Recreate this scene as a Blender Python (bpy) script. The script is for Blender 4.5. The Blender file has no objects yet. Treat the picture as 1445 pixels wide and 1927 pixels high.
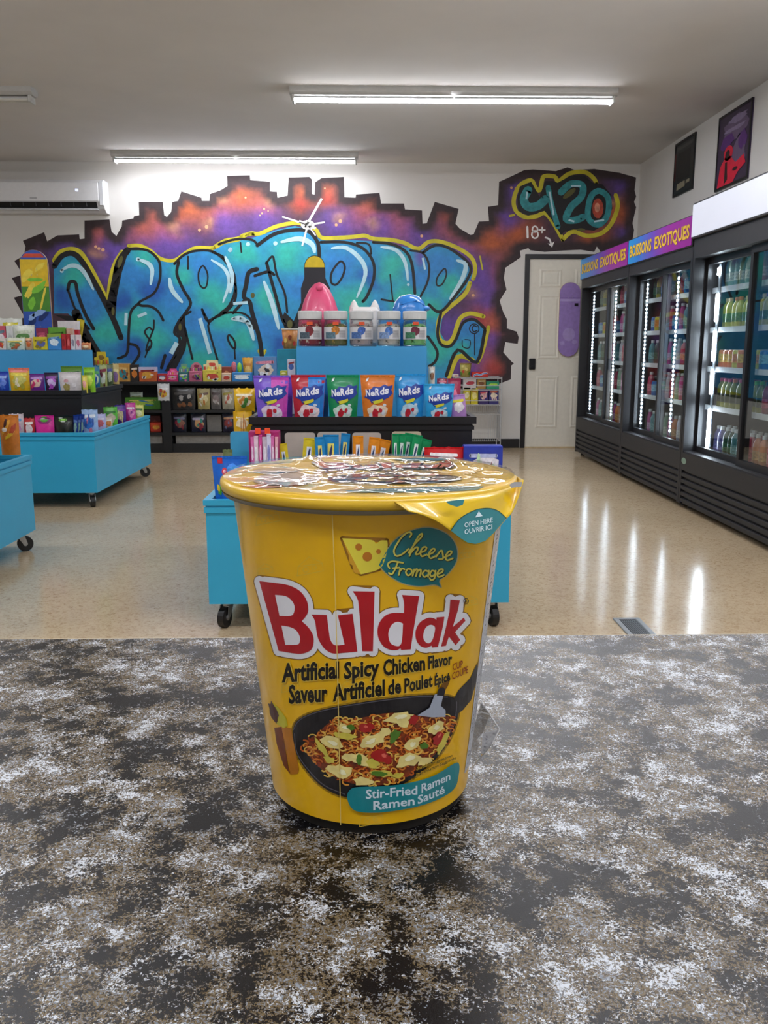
import bpy, bmesh, math, random
from mathutils import Vector, Matrix, noise as mnoise
from mathutils.geometry import tessellate_polygon
S = bpy.context.scene
COL = S.collection
R = random.Random(7)
# ------------------------------------------------------------------ camera
F = 1650.0; PITCH = math.radians(10.67); YAW = math.atan(36.5*math.cos(PITCH)/F)
EYE = Vector((0, 0, 1.116))
cd = bpy.data.cameras.new('camera'); cam = bpy.data.objects.new('camera', cd); COL.objects.link(cam)
cd.sensor_fit = 'HORIZONTAL'; cd.sensor_width = 36; cd.lens = 36*F/1445; cd.clip_start = .01; cd.clip_end = 100
cam.location = EYE; cam.rotation_euler = (math.pi/2-PITCH, 0, -YAW)
S.camera = cam
# ------------------------------------------------------------------ light and exposure
W = bpy.data.worlds.new('world'); S.world = W; W.use_nodes = True
W.node_tree.nodes['Background'].inputs[0].default_value = (.9, .95, 1, 1)
W.node_tree.nodes['Background'].inputs[1].default_value = .25
TUBE_POWER = 30.0          # emission of the ceiling tubes
LED_POWER = 40.0           # emission of the cooler LEDs
S.view_settings.view_transform = 'Standard'; S.view_settings.look = 'None'
S.view_settings.gamma = 1; S.view_settings.use_curve_mapping = False
S.view_settings.exposure = 1.18

# ------------------------------------------------------------------ measuring: photo pixel -> place
def ray(px, py):
    x = (px-722.5)/F; z = (963.5-py)/F
    v = (x, math.cos(PITCH)+z*math.sin(PITCH), -math.sin(PITCH)+z*math.cos(PITCH))
    c, s = math.cos(YAW), math.sin(YAW)
    return Vector((v[0]*c+v[1]*s, -v[0]*s+v[1]*c, v[2]))
def at(px, py, Y):
    v = ray(px, py); return EYE+v*(Y/v.y)
def onz(px, py, z):
    v = ray(px, py); return EYE+v*((z-EYE.z)/v.z)
def onx(px, py, X):
    v = ray(px, py); return EYE+v*(X/v.x)

# ------------------------------------------------------------------ materials
def lin(h):
    if isinstance(h, str):
        c = [int(h[i:i+2], 16)/255 for i in (0, 2, 4)]
        return tuple(x/12.92 if x <= .04045 else ((x+.055)/1.055)**2.4 for x in c)
    return h
MC = {}
def M(h, rough=.45, metal=0., coat=0., var=.1, scale=25., bump=0., emit=0., alpha=1.):
    key = (h, rough, metal, coat, var, scale, bump, emit, alpha)
    if key in MC: return MC[key]
    m = bpy.data.materials.new('paint_%s' % h); m.use_nodes = True
    nt = m.node_tree; b = nt.nodes['Principled BSDF']; c = lin(h)
    b.inputs['Roughness'].default_value = rough; b.inputs['Metallic'].default_value = metal
    b.inputs['Coat Weight'].default_value = coat; b.inputs['Coat Roughness'].default_value = .08
    tc = nt.nodes.new('ShaderNodeTexCoord')
    n = nt.nodes.new('ShaderNodeTexNoise'); n.inputs['Scale'].default_value = scale; n.inputs['Detail'].default_value = 3
    nt.links.new(tc.outputs['Object'], n.inputs['Vector'])
    r = nt.nodes.new('ShaderNodeValToRGB')
    r.color_ramp.elements[0].position = .3; r.color_ramp.elements[1].position = .7
    r.color_ramp.elements[0].color = tuple(x*(1-var) for x in c)+(1,)
    r.color_ramp.elements[1].color = tuple(min(1, x*(1+var)) for x in c)+(1,)
    nt.links.new(n.outputs['Fac'], r.inputs[0]); nt.links.new(r.outputs[0], b.inputs['Base Color'])
    if bump:
        bp = nt.nodes.new('ShaderNodeBump'); bp.inputs['Strength'].default_value = bump; bp.inputs['Distance'].default_value = .002
        nt.links.new(n.outputs['Fac'], bp.inputs['Height']); nt.links.new(bp.outputs[0], b.inputs['Normal'])
    if emit:
        b.inputs['Emission Color'].default_value = c+(1,); b.inputs['Emission Strength'].default_value = emit
    if alpha < 1: b.inputs['Alpha'].default_value = alpha
    MC[key] = m
    return m
def nodes_mat(name):
    m = bpy.data.materials.new(name); m.use_nodes = True
    return m, m.node_tree, m.node_tree.nodes['Principled BSDF']
def ramp(nt, fac, stops, interp='LINEAR'):
    r = nt.nodes.new('ShaderNodeValToRGB'); r.color_ramp.interpolation = interp
    e = r.color_ramp.elements
    while len(e) < len(stops): e.new(.5)
    for k, (p, h) in enumerate(stops):
        e[k].position = p; e[k].color = lin(h)+(1,)
    nt.links.new(fac, r.inputs[0]); return r
def tex(nt, kind, scale, detail=4, rough=.6, vec=None):
    n = nt.nodes.new('ShaderNodeTex'+kind); n.inputs['Scale'].default_value = scale
    if 'Detail' in n.inputs: n.inputs['Detail'].default_value = detail
    if 'Roughness' in n.inputs: n.inputs['Roughness'].default_value = rough
    if vec is not None: nt.links.new(vec, n.inputs['Vector'])
    return n
def mixc(nt, fac, a, b, mode='MIX'):
    n = nt.nodes.new('ShaderNodeMix'); n.data_type = 'RGBA'; n.blend_type = mode
    for sock, v in ((n.inputs[0], fac), (n.inputs[6], a), (n.inputs[7], b)):
        if hasattr(v, 'links'): nt.links.new(v, sock)
        elif isinstance(v, (int, float)): sock.default_value = v
        else: sock.default_value = lin(v)+(1,)
    return n.outputs[2]
def glass_mat(name, tint='FFFFFF', refl=.12, rough=.02):
    m = bpy.data.materials.new(name); m.use_nodes = True; nt = m.node_tree
    for n in list(nt.nodes): nt.nodes.remove(n)
    o = nt.nodes.new('ShaderNodeOutputMaterial'); t = nt.nodes.new('ShaderNodeBsdfTransparent'); g = nt.nodes.new('ShaderNodeBsdfGlossy')
    t.inputs[0].default_value = lin(tint)+(1,); g.inputs['Roughness'].default_value = rough
    lw = nt.nodes.new('ShaderNodeLayerWeight'); lw.inputs['Blend'].default_value = .25
    mr = nt.nodes.new('ShaderNodeMapRange'); mr.inputs['To Min'].default_value = refl*.35; mr.inputs['To Max'].default_value = min(1, refl*5)
    nt.links.new(lw.outputs['Fresnel'], mr.inputs['Value'])
    mx = nt.nodes.new('ShaderNodeMixShader'); nt.links.new(mr.outputs[0], mx.inputs[0])
    nt.links.new(t.outputs[0], mx.inputs[1]); nt.links.new(g.outputs[0], mx.inputs[2]); nt.links.new(mx.outputs[0], o.inputs[0])
    return m
def color_attr_mat(name, rough=.6, nscale=14., namt=.25, coat=0.):
    m, nt, b = nodes_mat(name)
    a = nt.nodes.new('ShaderNodeVertexColor'); a.layer_name = 'paint'
    tc = nt.nodes.new('ShaderNodeTexCoord')
    n = tex(nt, 'Noise', nscale, 5, .65, tc.outputs['Object'])
    r = ramp(nt, n.outputs['Fac'], [(.3, (1-namt,)*3), (.7, (1+namt*.6,)*3)])
    nt.links.new(mixc(nt, 1., a.outputs[0], r.outputs[0], 'MULTIPLY'), b.inputs['Base Color'])
    b.inputs['Roughness'].default_value = rough; b.inputs['Coat Weight'].default_value = coat
    return m
# ------------------------------------------------------------------ mesh building
class MB:
    def __init__(s): s.v = []; s.f = []
    def add(s, vs, fs):
        o = len(s.v); s.v += [tuple(p) for p in vs]; s.f += [tuple(i+o for i in f) for f in fs]; return s
    def box(s, x0, x1, y0, y1, z0, z1):
        return s.add([(x, y, z) for z in (z0, z1) for y in (y0, y1) for x in (x0, x1)],
                     [(0, 2, 3, 1), (4, 5, 7, 6), (0, 1, 5, 4), (2, 6, 7, 3), (0, 4, 6, 2), (1, 3, 7, 5)])
    def cbox(s, x0, x1, y0, y1, z0, z1, b=.004):
        P = []
        for z, zi in ((z0, z0+b), (z1, z1-b)):
            for y, yi in ((y0, y0+b), (y1, y1-b)):
                for x, xi in ((x0, x0+b), (x1, x1-b)):
                    P += [(x, yi, zi), (xi, y, zi), (xi, yi, z)]
        bm = bmesh.new()
        for p in P: bm.verts.new(p)
        bmesh.ops.convex_hull(bm, input=bm.verts)
        bm.verts.index_update()
        s.add([v.co[:] for v in bm.verts], [[v.index for v in f.verts] for f in bm.faces]); bm.free(); return s
    def cyl(s, p0, p1, r0, r1=None, n=14, cap=True):
        p0 = Vector(p0); p1 = Vector(p1); r1 = r0 if r1 is None else r1
        d = (p1-p0).normalized(); a = d.orthogonal().normalized(); c = d.cross(a)
        vs = [p+(a*math.cos(t)+c*math.sin(t))*r for p, r in ((p0, r0), (p1, r1)) for t in [2*math.pi*k/n for k in range(n)]]
        fs = [(k, (k+1) % n, n+(k+1) % n, n+k) for k in range(n)]
        if cap: fs += [tuple(range(n-1, -1, -1)), tuple(range(n, 2*n))]
        return s.add(vs, fs)
    def tube(s, pts, r, n=8):
        for a, b in zip(pts[:-1], pts[1:]): s.cyl(a, b, r, n=n)
        return s
    def lathe(s, c, prof, n=24, cap=True):
        vs = [(c[0]+r*math.cos(2*math.pi*k/n), c[1]+r*math.sin(2*math.pi*k/n), c[2]+z) for r, z in prof for k in range(n)]
        fs = [(i*n+k, i*n+(k+1) % n, (i+1)*n+(k+1) % n, (i+1)*n+k) for i in range(len(prof)-1) for k in range(n)]
        if cap: fs += [tuple(range(n-1, -1, -1)), tuple((len(prof)-1)*n+k for k in range(n))]
        return s.add(vs, fs)
    def prism(s, pts, y0, y1):      # outline in (x, z), extruded along y
        n = len(pts)
        tri = tessellate_polygon([[Vector((p[0], p[1], 0)) for p in pts]])
        vs = [(p[0], y0, p[1]) for p in pts]+[(p[0], y1, p[1]) for p in pts]
        fs = [tuple(t) for t in tri]+[tuple(i+n for i in reversed(t)) for t in tri]+[(k, (k+1) % n, n+(k+1) % n, n+k) for k in range(n)]
        return s.add(vs, fs)
def mesh_of(name, v, f, smooth=False, cols=None, recalc=True):
    me = bpy.data.meshes.new(name); me.from_pydata([tuple(p) for p in v], [], f)
    if recalc:
        bm = bmesh.new(); bm.from_mesh(me); bmesh.ops.recalc_face_normals(bm, faces=bm.faces); bm.to_mesh(me); bm.free()
    if smooth:
        for p in me.polygons: p.use_smooth = True
    if cols:
        a = me.color_attributes.new('paint', 'FLOAT_COLOR', 'POINT')
        a.data.foreach_set('color', [x for c in cols for x in (c[0], c[1], c[2], 1)])
    return me
ORG = {}
def link(o): COL.objects.link(o); return o
def tag(o, label=None, cat=None, group=None, kind=None):
    if label: o['label'] = label
    if cat: o['category'] = cat
    if group: o['group'] = group
    if kind: o['kind'] = kind
    return o
def thing(name, loc, label, cat, group=None, rot=(0, 0, 0)):
    o = bpy.data.objects.new(name, None); link(o); o.location = loc; o.rotation_euler = rot; o.empty_display_size = .05
    ORG[o] = Vector(loc) if rot == (0, 0, 0) else Vector((0, 0, 0))
    return tag(o, label, cat, group)
def part(name, mb, mat, parent, smooth=False, cols=None, recalc=True, label=None):
    og = ORG.get(parent, Vector())
    me = mesh_of(name, [Vector(p)-og for p in mb.v], mb.f, smooth, cols, recalc); me.materials.append(mat)
    o = bpy.data.objects.new(name, me); link(o); o.parent = parent; ORG[o] = og
    if label: o['label'] = label
    return o
def solo(name, mb, mat, label=None, cat=None, group=None, kind=None, smooth=False, cols=None, recalc=True):
    xs = [p[0] for p in mb.v]; ys = [p[1] for p in mb.v]; zs = [p[2] for p in mb.v]
    og = Vector(((min(xs)+max(xs))/2, (min(ys)+max(ys))/2, min(zs)))
    me = mesh_of(name, [Vector(p)-og for p in mb.v], mb.f, smooth, cols, recalc); me.materials.append(mat)
    o = bpy.data.objects.new(name, me); link(o); o.location = og; ORG[o] = og
    return tag(o, label, cat, group, kind)
# ------------------------------------------------------------------ flat artwork (2D shapes laid on a surface)
def smooth_pts(pts, n=4, closed=False):
    P = [Vector((p[0], p[1])) for p in pts]; L = len(P); out = []
    if L < 3: return [tuple(p) for p in P]
    for i in range(L if closed else L-1):
        g = (lambda k: P[k % L]) if closed else (lambda k: P[max(0, min(L-1, k))])
        p0, p1, p2, p3 = g(i-1), g(i), g(i+1), g(i+2)
        for k in range(n):
            t = k/n
            out.append(tuple(.5*((2*p1)+(p2-p0)*t+(2*p0-5*p1+4*p2-p3)*t*t+(3*p1-p0-3*p2+p3)*t**3)))
    if not closed: out.append(tuple(P[-1]))
    return out
def fill(pts, holes=(), smooth=0):
    loops = [smooth_pts(l, smooth, True) if smooth else list(l) for l in [pts]+list(holes)]
    flat = [p for l in loops for p in l]
    return flat, [tuple(t) for t in tessellate_polygon([[Vector((p[0], p[1], 0)) for p in l] for l in loops])]
def disc(cx, cy, rx, ry=None, n=14, rot=0., wob=0.):
    ry = rx if ry is None else ry; c, s = math.cos(rot), math.sin(rot); v = [(cx, cy)]
    for k in range(n):
        t = 2*math.pi*k/n; q = 1+wob*(R.random()-.5)
        x, y = rx*q*math.cos(t), ry*q*math.sin(t); v.append((cx+x*c-y*s, cy+x*s+y*c))
    return v, [(0, k+1, (k+1) % n+1) for k in range(n)]
def stroke(pts, w, smooth=4, closed=False, taper=False):
    P = smooth_pts(pts, smooth, closed) if smooth else [tuple(p) for p in pts]
    P = [Vector(p) for p in P]; L = len(P); v = []; f = []
    for i, p in enumerate(P):
        a = P[(i-1) % L] if closed or i else p; b = P[(i+1) % L] if closed or i < L-1 else p
        d = (b-a); d = d.normalized() if d.length > 1e-9 else Vector((1, 0)); q = Vector((-d.y, d.x))
        h = w/2*(math.sin(math.pi*(i+.5)/L)**.5 if taper else 1)
        v += [tuple(p+q*h), tuple(p-q*h)]
    for i in range(L if closed else L-1):
        j = (i+1) % L; f.append((2*i, 2*i+1, 2*j+1, 2*j))
    if not closed and not taper:
        for p in (P[0], P[-1]):
            a, b = disc(p.x, p.y, w/2, n=8); o = len(v); v += a; f += [tuple(i+o for i in t) for t in b]
    return v, f
def outline(pts, w, smooth=0):
    return stroke(pts, w, smooth or 0, True)
def corner_outline(pts, w):          # polygon outline with round joints
    out = []
    for a, b in zip(pts, list(pts[1:])+[pts[0]]): out.append(stroke([a, b], w, 0))
    return merge(out)
def merge(items):
    v = []; f = []
    for a, b in items:
        o = len(v); v += list(a); f += [tuple(i+o for i in t) for t in b]
    return v, f
def cut(vf, sx=None, sy=None):
    bm = bmesh.new(); vs = [bm.verts.new((p[0], p[1], 0)) for p in vf[0]]
    for t in vf[1]:
        try: bm.faces.new([vs[i] for i in t])
        except ValueError: pass
    xs = [p[0] for p in vf[0]]; ys = [p[1] for p in vf[0]]
    for lo, hi, st, ax in ((min(xs), max(xs), sx, 0), (min(ys), max(ys), sy, 1)):
        if not st: continue
        k = math.floor(lo/st)+1
        while k*st < hi:
            co = (k*st, 0, 0) if ax == 0 else (0, k*st, 0); no = (1, 0, 0) if ax == 0 else (0, 1, 0)
            bmesh.ops.bisect_plane(bm, geom=bm.verts[:]+bm.edges[:]+bm.faces[:], plane_co=co, plane_no=no); k += 1
    bm.verts.index_update()
    r = [(v.co.x, v.co.y) for v in bm.verts], [tuple(v.index for v in f.verts) for f in bm.faces]
    bm.free(); return r
def art(name, items, mat, parent, mp, sx=None, sy=None, colfn=None, label=None):
    vf = merge(items) if isinstance(items, list) else items
    if sx or sy: vf = cut(vf, sx, sy)
    mb = MB(); mb.add([mp(*p) for p in vf[0]], vf[1])
    return part(name, mb, mat, parent, cols=[colfn(*p) for p in vf[0]] if colfn else None, recalc=False, label=label)
def arts(name, items, mat, parent, mp, sx=None, sy=None):
    for it in items: art(name, [it], mat, parent, mp, sx, sy)
TX = {}
def text_shape(s, bold=0., shear=0.):
    k = (s, bold, shear)
    if k not in TX:
        cu = bpy.data.curves.new('lettering', 'FONT'); cu.body = s; cu.offset = bold; cu.shear = shear; cu.resolution_u = 2
        ob = bpy.data.objects.new('lettering', cu); me = bpy.data.meshes.new_from_object(ob)
        v = [(p.co.x, p.co.y) for p in me.vertices]; f = [tuple(p.vertices) for p in me.polygons]
        x0 = min(p[0] for p in v); x1 = max(p[0] for p in v)
        bpy.data.objects.remove(ob); bpy.data.curves.remove(cu); bpy.data.meshes.remove(me)
        TX[k] = [((x-x0)/(x1-x0), y/.70) for x, y in v], f
    return TX[k]
def word(s, x0, y0, x1, y1, h0, h1=None, bold=.02, shear=0., down=True):
    h1 = h0 if h1 is None else h1; v, f = text_shape(s, bold, shear); sg = -1 if down else 1
    return [(x0+(x1-x0)*u, y0+(y1-y0)*u+sg*w*(h0+(h1-h0)*u)) for u, w in v], f
# ------------------------------------------------------------------ the room
BACK = 9.81; RIGHT = 2.95; LEFT = -6.2; REAR = -3.2; CEIL = 3.03
def struct(name, mb, mat, label, cat, parent=None):
    return tag(solo(name, mb, mat), label, cat, kind='structure')
# floor: flaked epoxy
mf, nt, b = nodes_mat('flake_floor'); tc = nt.nodes.new('ShaderNodeTexCoord'); oc = tc.outputs['Object']
v1 = tex(nt, 'Voronoi', 60, vec=oc); v2 = tex(nt, 'Voronoi', 130, vec=oc); n1 = tex(nt, 'Noise', 1.1, 4, .6, oc)
def chan(v):
    s_ = nt.nodes.new('ShaderNodeSeparateColor'); nt.links.new(v.outputs['Color'], s_.inputs[0]); return s_.outputs[0]
c1 = ramp(nt, chan(v1), [(0, '64493A'), (.12, '84684F'), (.4, '9E8364'), (.75, 'AF9676'), (1, 'C4B092')])
c2 = ramp(nt, chan(v2), [(0, '4E392B'), (.15, '8E7356'), (.6, 'A78C6B'), (1, 'CBB89A')])
cc = mixc(nt, .45, c1.outputs[0], c2.outputs[0])
c3 = ramp(nt, n1.outputs['Fac'], [(.3, (.86, .84, .80)), (.7, (1.06, 1.05, 1.03))])
nt.links.new(mixc(nt, 1., cc, c3.outputs[0], 'MULTIPLY'), b.inputs['Base Color'])
n2 = tex(nt, 'Noise', 5, 3, .5, oc); rr = nt.nodes.new('ShaderNodeMapRange'); rr.inputs['To Min'].default_value = .10; rr.inputs['To Max'].default_value = .22
nt.links.new(n2.outputs['Fac'], rr.inputs['Value']); nt.links.new(rr.outputs[0], b.inputs['Roughness'])
bp = nt.nodes.new('ShaderNodeBump'); bp.inputs['Strength'].default_value = .06; bp.inputs['Distance'].default_value = .004
nt.links.new(tex(nt, 'Noise', 16, 3, .5, oc).outputs['Fac'], bp.inputs['Height']); nt.links.new(bp.outputs[0], b.inputs['Normal'])
struct('floor', MB().box(LEFT, RIGHT+.2, REAR, BACK+.2, -.1, 0), mf, 'beige and brown flaked epoxy floor with a glossy finish', 'floor')
wall_m = M('DAD7D2', rough=.75, var=.02, scale=3, bump=.05)
struct('ceiling', MB().box(LEFT, RIGHT+.2, REAR, BACK+.2, CEIL, CEIL+.1), M('DCD8D3', rough=.85, var=.03, scale=2, bump=.05), 'plain off-white ceiling of the shop', 'ceiling')
struct('wall_back', MB().box(LEFT, RIGHT+.2, BACK, BACK+.15, 0, CEIL), wall_m, 'white back wall carrying the graffiti mural', 'wall')
struct('wall_right', MB().box(RIGHT, RIGHT+.15, REAR, BACK, 0, CEIL), wall_m, 'white right wall behind the drink coolers', 'wall')
struct('wall_left', MB().box(LEFT-.15, LEFT, REAR, BACK, 0, CEIL), wall_m, 'white left wall outside the picture', 'wall')
struct('wall_rear', MB().box(LEFT, RIGHT, REAR-.15, REAR, 0, CEIL), wall_m, 'white wall behind the counter', 'wall')
blk = M('17161A', rough=.4, var=.15)
struct('baseboard_back', MB().cbox(.2, 1.735, BACK-.018, BACK, 0, .10, .003), blk, 'black baseboard along the back wall', 'baseboard')
# door
fx0 = 1.742; fx1 = 2.70
trim = solo('trim_1', MB().box(fx0, fx0+.05, BACK-.03, BACK, 0, 2.10).box(fx1-.05, fx1, BACK-.03, BACK, 0, 2.10).box(fx0+.05, fx1-.05, BACK-.03, BACK, 2.05, 2.10), blk, 'black painted frame around the white door', 'door frame', kind='structure')
dm = M('E6E1D3', rough=.45, var=.03)
door = tag(thing('door_1', (2.2, BACK-.01, 0), 'white six-panel door with black keypad lock', 'door'), kind='structure')
part('door_leaf', MB().box(fx0+.05, fx1-.05, BACK-.008, BACK, .012, 2.05), dm, door)
dx0 = fx0+.05; dx1 = fx1-.05; dw = dx1-dx0
for cx0, cx1 in ((dx0+.11, dx0+.11+.25), (dx1-.36, dx1-.11)):
    for z0, z1 in ((.22, .80), (.98, 1.68), (1.75, 1.95)):
        mb = MB(); y = BACK-.008
        mb.add([(cx0, y, z0), (cx1, y, z0), (cx1, y, z1), (cx0, y, z1), (cx0+.02, y-.006, z0+.02), (cx1-.02, y-.006, z0+.02), (cx1-.02, y-.006, z1-.02), (cx0+.02, y-.006, z1-.02),
                (cx0+.035, y-.001, z0+.035), (cx1-.035, y-.001, z0+.035), (cx1-.035, y-.001, z1-.035), (cx0+.035, y-.001, z1-.035),
                (cx0+.055, y-.005, z0+.055), (cx1-.055, y-.005, z0+.055), (cx1-.055, y-.005, z1-.055), (cx0+.055, y-.005, z1-.055)],
               [(k+4*j, (k+1) % 4+4*j, (k+1) % 4+4*(j+1), k+4*(j+1)) for j in range(3) for k in range(4)]+[(12, 13, 14, 15)])
        part('door_panel', mb, dm, door)
lk = part('keypad_lock', MB().cbox(1.815, 1.885, BACK-.04, BACK-.008, .87, .99, .006), M('101012', rough=.35), door)
part('lock_knob', MB().cyl((1.85, BACK-.04, .90), (1.85, BACK-.06, .90), .016), M('2A2A2E', rough=.3, metal=.6), lk)
part('threshold', MB().box(dx0, dx1, BACK-.025, BACK-.002, 0, .012), M('C9B48F', rough=.5), door)
# skateboard deck shapes
def deck(name, px0, py0, px1, py1, Y, base, label, bands=(), blobs=(), lean=0.):
    a = at((px0+px1)/2, py1, Y); top = at((px0+px1)/2, py0, Y); w = (at(px1, py1, Y)-at(px0, py1, Y)).x; h = top.z-a.z; r = w/2
    t = thing(name, (a.x, Y, a.z), label, 'skateboard deck', rot=(math.radians(lean), 0, 1e-6))
    def outl(q):
        o = []
        for k in range(13): o.append((q*r*math.cos(math.pi*k/12), h-r+q*r*math.sin(math.pi*k/12)))
        for k in range(13): o.append((-q*r*math.cos(math.pi*k/12), r-q*r*math.sin(math.pi*k/12)))
        return o
    part('deck_board', MB().prism(outl(1), 0, .012), M('B99468', rough=.5), t)
    part('bottom_graphic', MB().prism(outl(.985), -.002, 0), M(base, rough=.3, coat=.3), t)
    lay = .0027
    for col, items in list(bands)+list(blobs):
        art('graphic_print', [(([(p[0]*w-r, p[1]*h) for p in v]), f) for v, f in items], M(col, rough=.3, coat=.3), t, lambda x, z, y=-lay: (x, y, z)); lay += .0006
    for sx in (-1, 1):
        for zz in (h*.2, h*.26, h*.74, h*.80): part('bolt', MB().cyl((sx*.022, -.006, zz), (sx*.022, 0, zz), .003, n=8), M('B0B0B5', rough=.3, metal=.9), t)
    return t
def merge_cyl(segs, r, n=8):
    mb = MB()
    for a, b in segs: mb.cyl(a, b, r, n=n)
    return mb
deck('skateboard_deck', 1049, 531, 1088, 671, BACK-.04, '9C82C4', 'pale purple skateboard deck hung on the white door',
     bands=[('B7A3D8', [fill([(.03, .745), (.97, .745), (.97, .775), (.03, .775)])]), ('8A70B4', [fill([(.03, .79), (.97, .79), (.97, .80), (.03, .80)])])],
     blobs=[('AD98D0', [disc(.5, .3, .3, .09), disc(.2, .18, .12, .03), disc(.78, .2, .12, .03)]), ('1A1820', [fill([(.72, .68), (.9, .68), (.9, .72), (.72, .72)])])])
# ceiling fixtures
def fixture(x0, x1, y, lit, label, group):
    z = CEIL
    t = thing('ceiling_light', ((x0+x1)/2, y, z-.11), label, 'light fixture', group)
    hm = M('B9B8B4', rough=.5, var=.04)
    mb = MB(); P = [(-.07, 0), (.07, 0), (.07, -.035), (.045, -.055), (-.045, -.055), (-.07, -.035)]
    n = len(P); mb.add([(x, y+p[0], z+p[1]) for x in (x0-.015, x1+.015) for p in P], [tuple(range(n)), tuple(range(2*n-1, n-1, -1))]+[(k, (k+1) % n, n+(k+1) % n, n+k) for k in range(n)])
    part('housing', mb, hm, t)
    xm = (x0+x1)/2
    for a, b_ in ((x0+.02, xm-.004), (xm+.004, x1-.02)):
        for dy in (-.03, .03):
            zc = z-.078; n = 9; r = .016
            arc = lambda a0, a1, rr: [(y+dy+rr*math.sin(a0+(a1-a0)*k/n), zc-rr*math.cos(a0+(a1-a0)*k/n)) for k in range(n+1)]
            A = arc(-1.4, 1.4, r); B = arc(1.4, 2*math.pi-1.4, r)
            for nm, Q, mt in (('tube', A, M('F6F8FF', emit=TUBE_POWER, var=0) if lit else M('D8D8D2', rough=.3, var=.02)), ('tube_back', B, M('C4C6C8', rough=.4, var=.02))):
                part(nm, MB().add([(x, q[0], q[1]) for x in (a, b_) for q in Q], [(k, k+1, n+2+k, n+1+k) for k in range(n)]), mt, t, smooth=True, recalc=False)
    for x in (x0, x1-.02): part('end_cap', MB().cbox(x, x+.02, y-.055, y+.055, z-.105, z-.055, .004), M('C8C8C4', rough=.4), t)
    return t
gl = 'fluorescent ceiling fixtures'
fixture(-.54, 1.90, 7.09, True, 'lit double-tube ceiling light above the drink coolers', gl)
fixture(-2.50, -.07, 9.33, True, 'lit double-tube ceiling light close to the mural wall', gl)
fixture(-4.95, -2.50, 7.15, False, 'unlit double-tube ceiling light at the left edge of the ceiling', gl)
for k, (x, y) in enumerate(((-3.4, 4.7), (1.5, 4.7), (-1.9, 2.2), (1.0, 2.0), (-1.2, -.7), (1.4, -.9))):
    fixture(x-1.22, x+1.22, y, True, ['ceiling light out of view above the left display carts', 'ceiling light out of view above the middle display cart', 'ceiling light out of view left of the counter', 'ceiling light out of view above the counter aisle', 'ceiling light out of view behind the counter on the left', 'ceiling light out of view behind the counter on the right'][k], gl)
# air conditioner
ya = BACK-.22
A0 = at(192, 337, ya); A1 = at(192, 400, ya); ax0 = A0.x-1.32; ax1 = A0.x; az1 = A0.z; az0 = at(100, 398, ya).z
t = thing('air_conditioner', ((ax0+ax1)/2, BACK-.11, az0), 'white wall-mounted split air conditioner at the left of the mural', 'air conditioner')
mb = MB(); P = [(BACK, az1), (ya+.03, az1), (ya, az1-.03), (ya, az0+.10), (ya+.04, az0+.035), (ya+.10, az0), (BACK, az0)]
n = len(P); mb.add([(x, p[0], p[1]) for x in (ax0, ax1) for p in P], [tuple(range(n)), tuple(range(2*n-1, n-1, -1))]+[(k, (k+1) % n, n+(k+1) % n, n+k) for k in range(n)])
part('body', mb, M('E3E4E6', rough=.3, var=.02), t)
part('front_panel', MB().cbox(ax0+.02, ax1-.045, ya-.008, ya, az0+.105, az1-.035, .003), M('E9EAEC', rough=.22, var=.02), t)
part('side_cap', MB().cbox(ax1-.04, ax1+.004, ya-.006, ya+.02, az0+.06, az1-.02, .004), M('DADCDF', rough=.3, var=.02), t)
mo = part('air_outlet', MB().add([(ax0+.06, ya-.003, az0+.095), (ax1-.07, ya-.003, az0+.095), (ax1-.07, ya+.035, az0+.04), (ax0+.06, ya+.035, az0+.04)], [(0, 1, 2, 3)]), M('0E0E10', rough=.6), t)
for k in range(9):
    x = ax0+.1+k*.13; part('louvre', MB().box(x, x+.006, ya-.001, ya+.03, az0+.055, az0+.09), M('3A3A3E'), mo)
part('flap', MB().cbox(ax0+.05, ax1-.06, ya+.0, ya+.09, az0+.018, az0+.026, .002), M('D6D8DA', rough=.3), t)
part('display_glow', MB().box(ax1-.28, ax1-.25, ya-.0095, ya-.008, az0+.20, az0+.225), M('BFC6F0', emit=.6), t)
part('badge', MB().box(ax1-.75, ax1-.68, ya-.0095, ya-.008, az0+.128, az0+.137), M('9A9CA0'), t)
# posters
def poster(px, py, label, base, items):
    pts = [onx(a, b, RIGHT-.012) for a, b in zip(px, py)]
    y0, y1 = (pts[0].y+pts[2].y)/2, (pts[1].y+pts[3].y)/2; z1 = (pts[0].z+pts[1].z)/2; z0 = (pts[2].z+pts[3].z)/2
    t = thing('poster', (RIGHT-.012, (y0+y1)/2, z0), label, 'poster', 'posters above the coolers')
    X = RIGHT-.012; ya_, yb = min(y0, y1), max(y0, y1)
    part('sheet', MB().box(X, RIGHT-.001, ya_, yb, z0, z1), M(base, rough=.35), t)
    fr = MB()
    for a in ((ya_, ya_+.02, z0, z1), (yb-.02, yb, z0, z1), (ya_+.02, yb-.02, z0, z0+.02), (ya_+.02, yb-.02, z1-.02, z1)): fr.box(X-.004, X+.002, *a)
    part('frame', fr, M('0D0C0E', rough=.35), t)
    lay = .0008
    for col, its in items:
        arts('print', its, M(col, rough=.4), t, lambda u, v, l=lay: (X-l, yb+(ya_-yb)*u, z1+(z0-z1)*v)); lay += .0006
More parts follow.
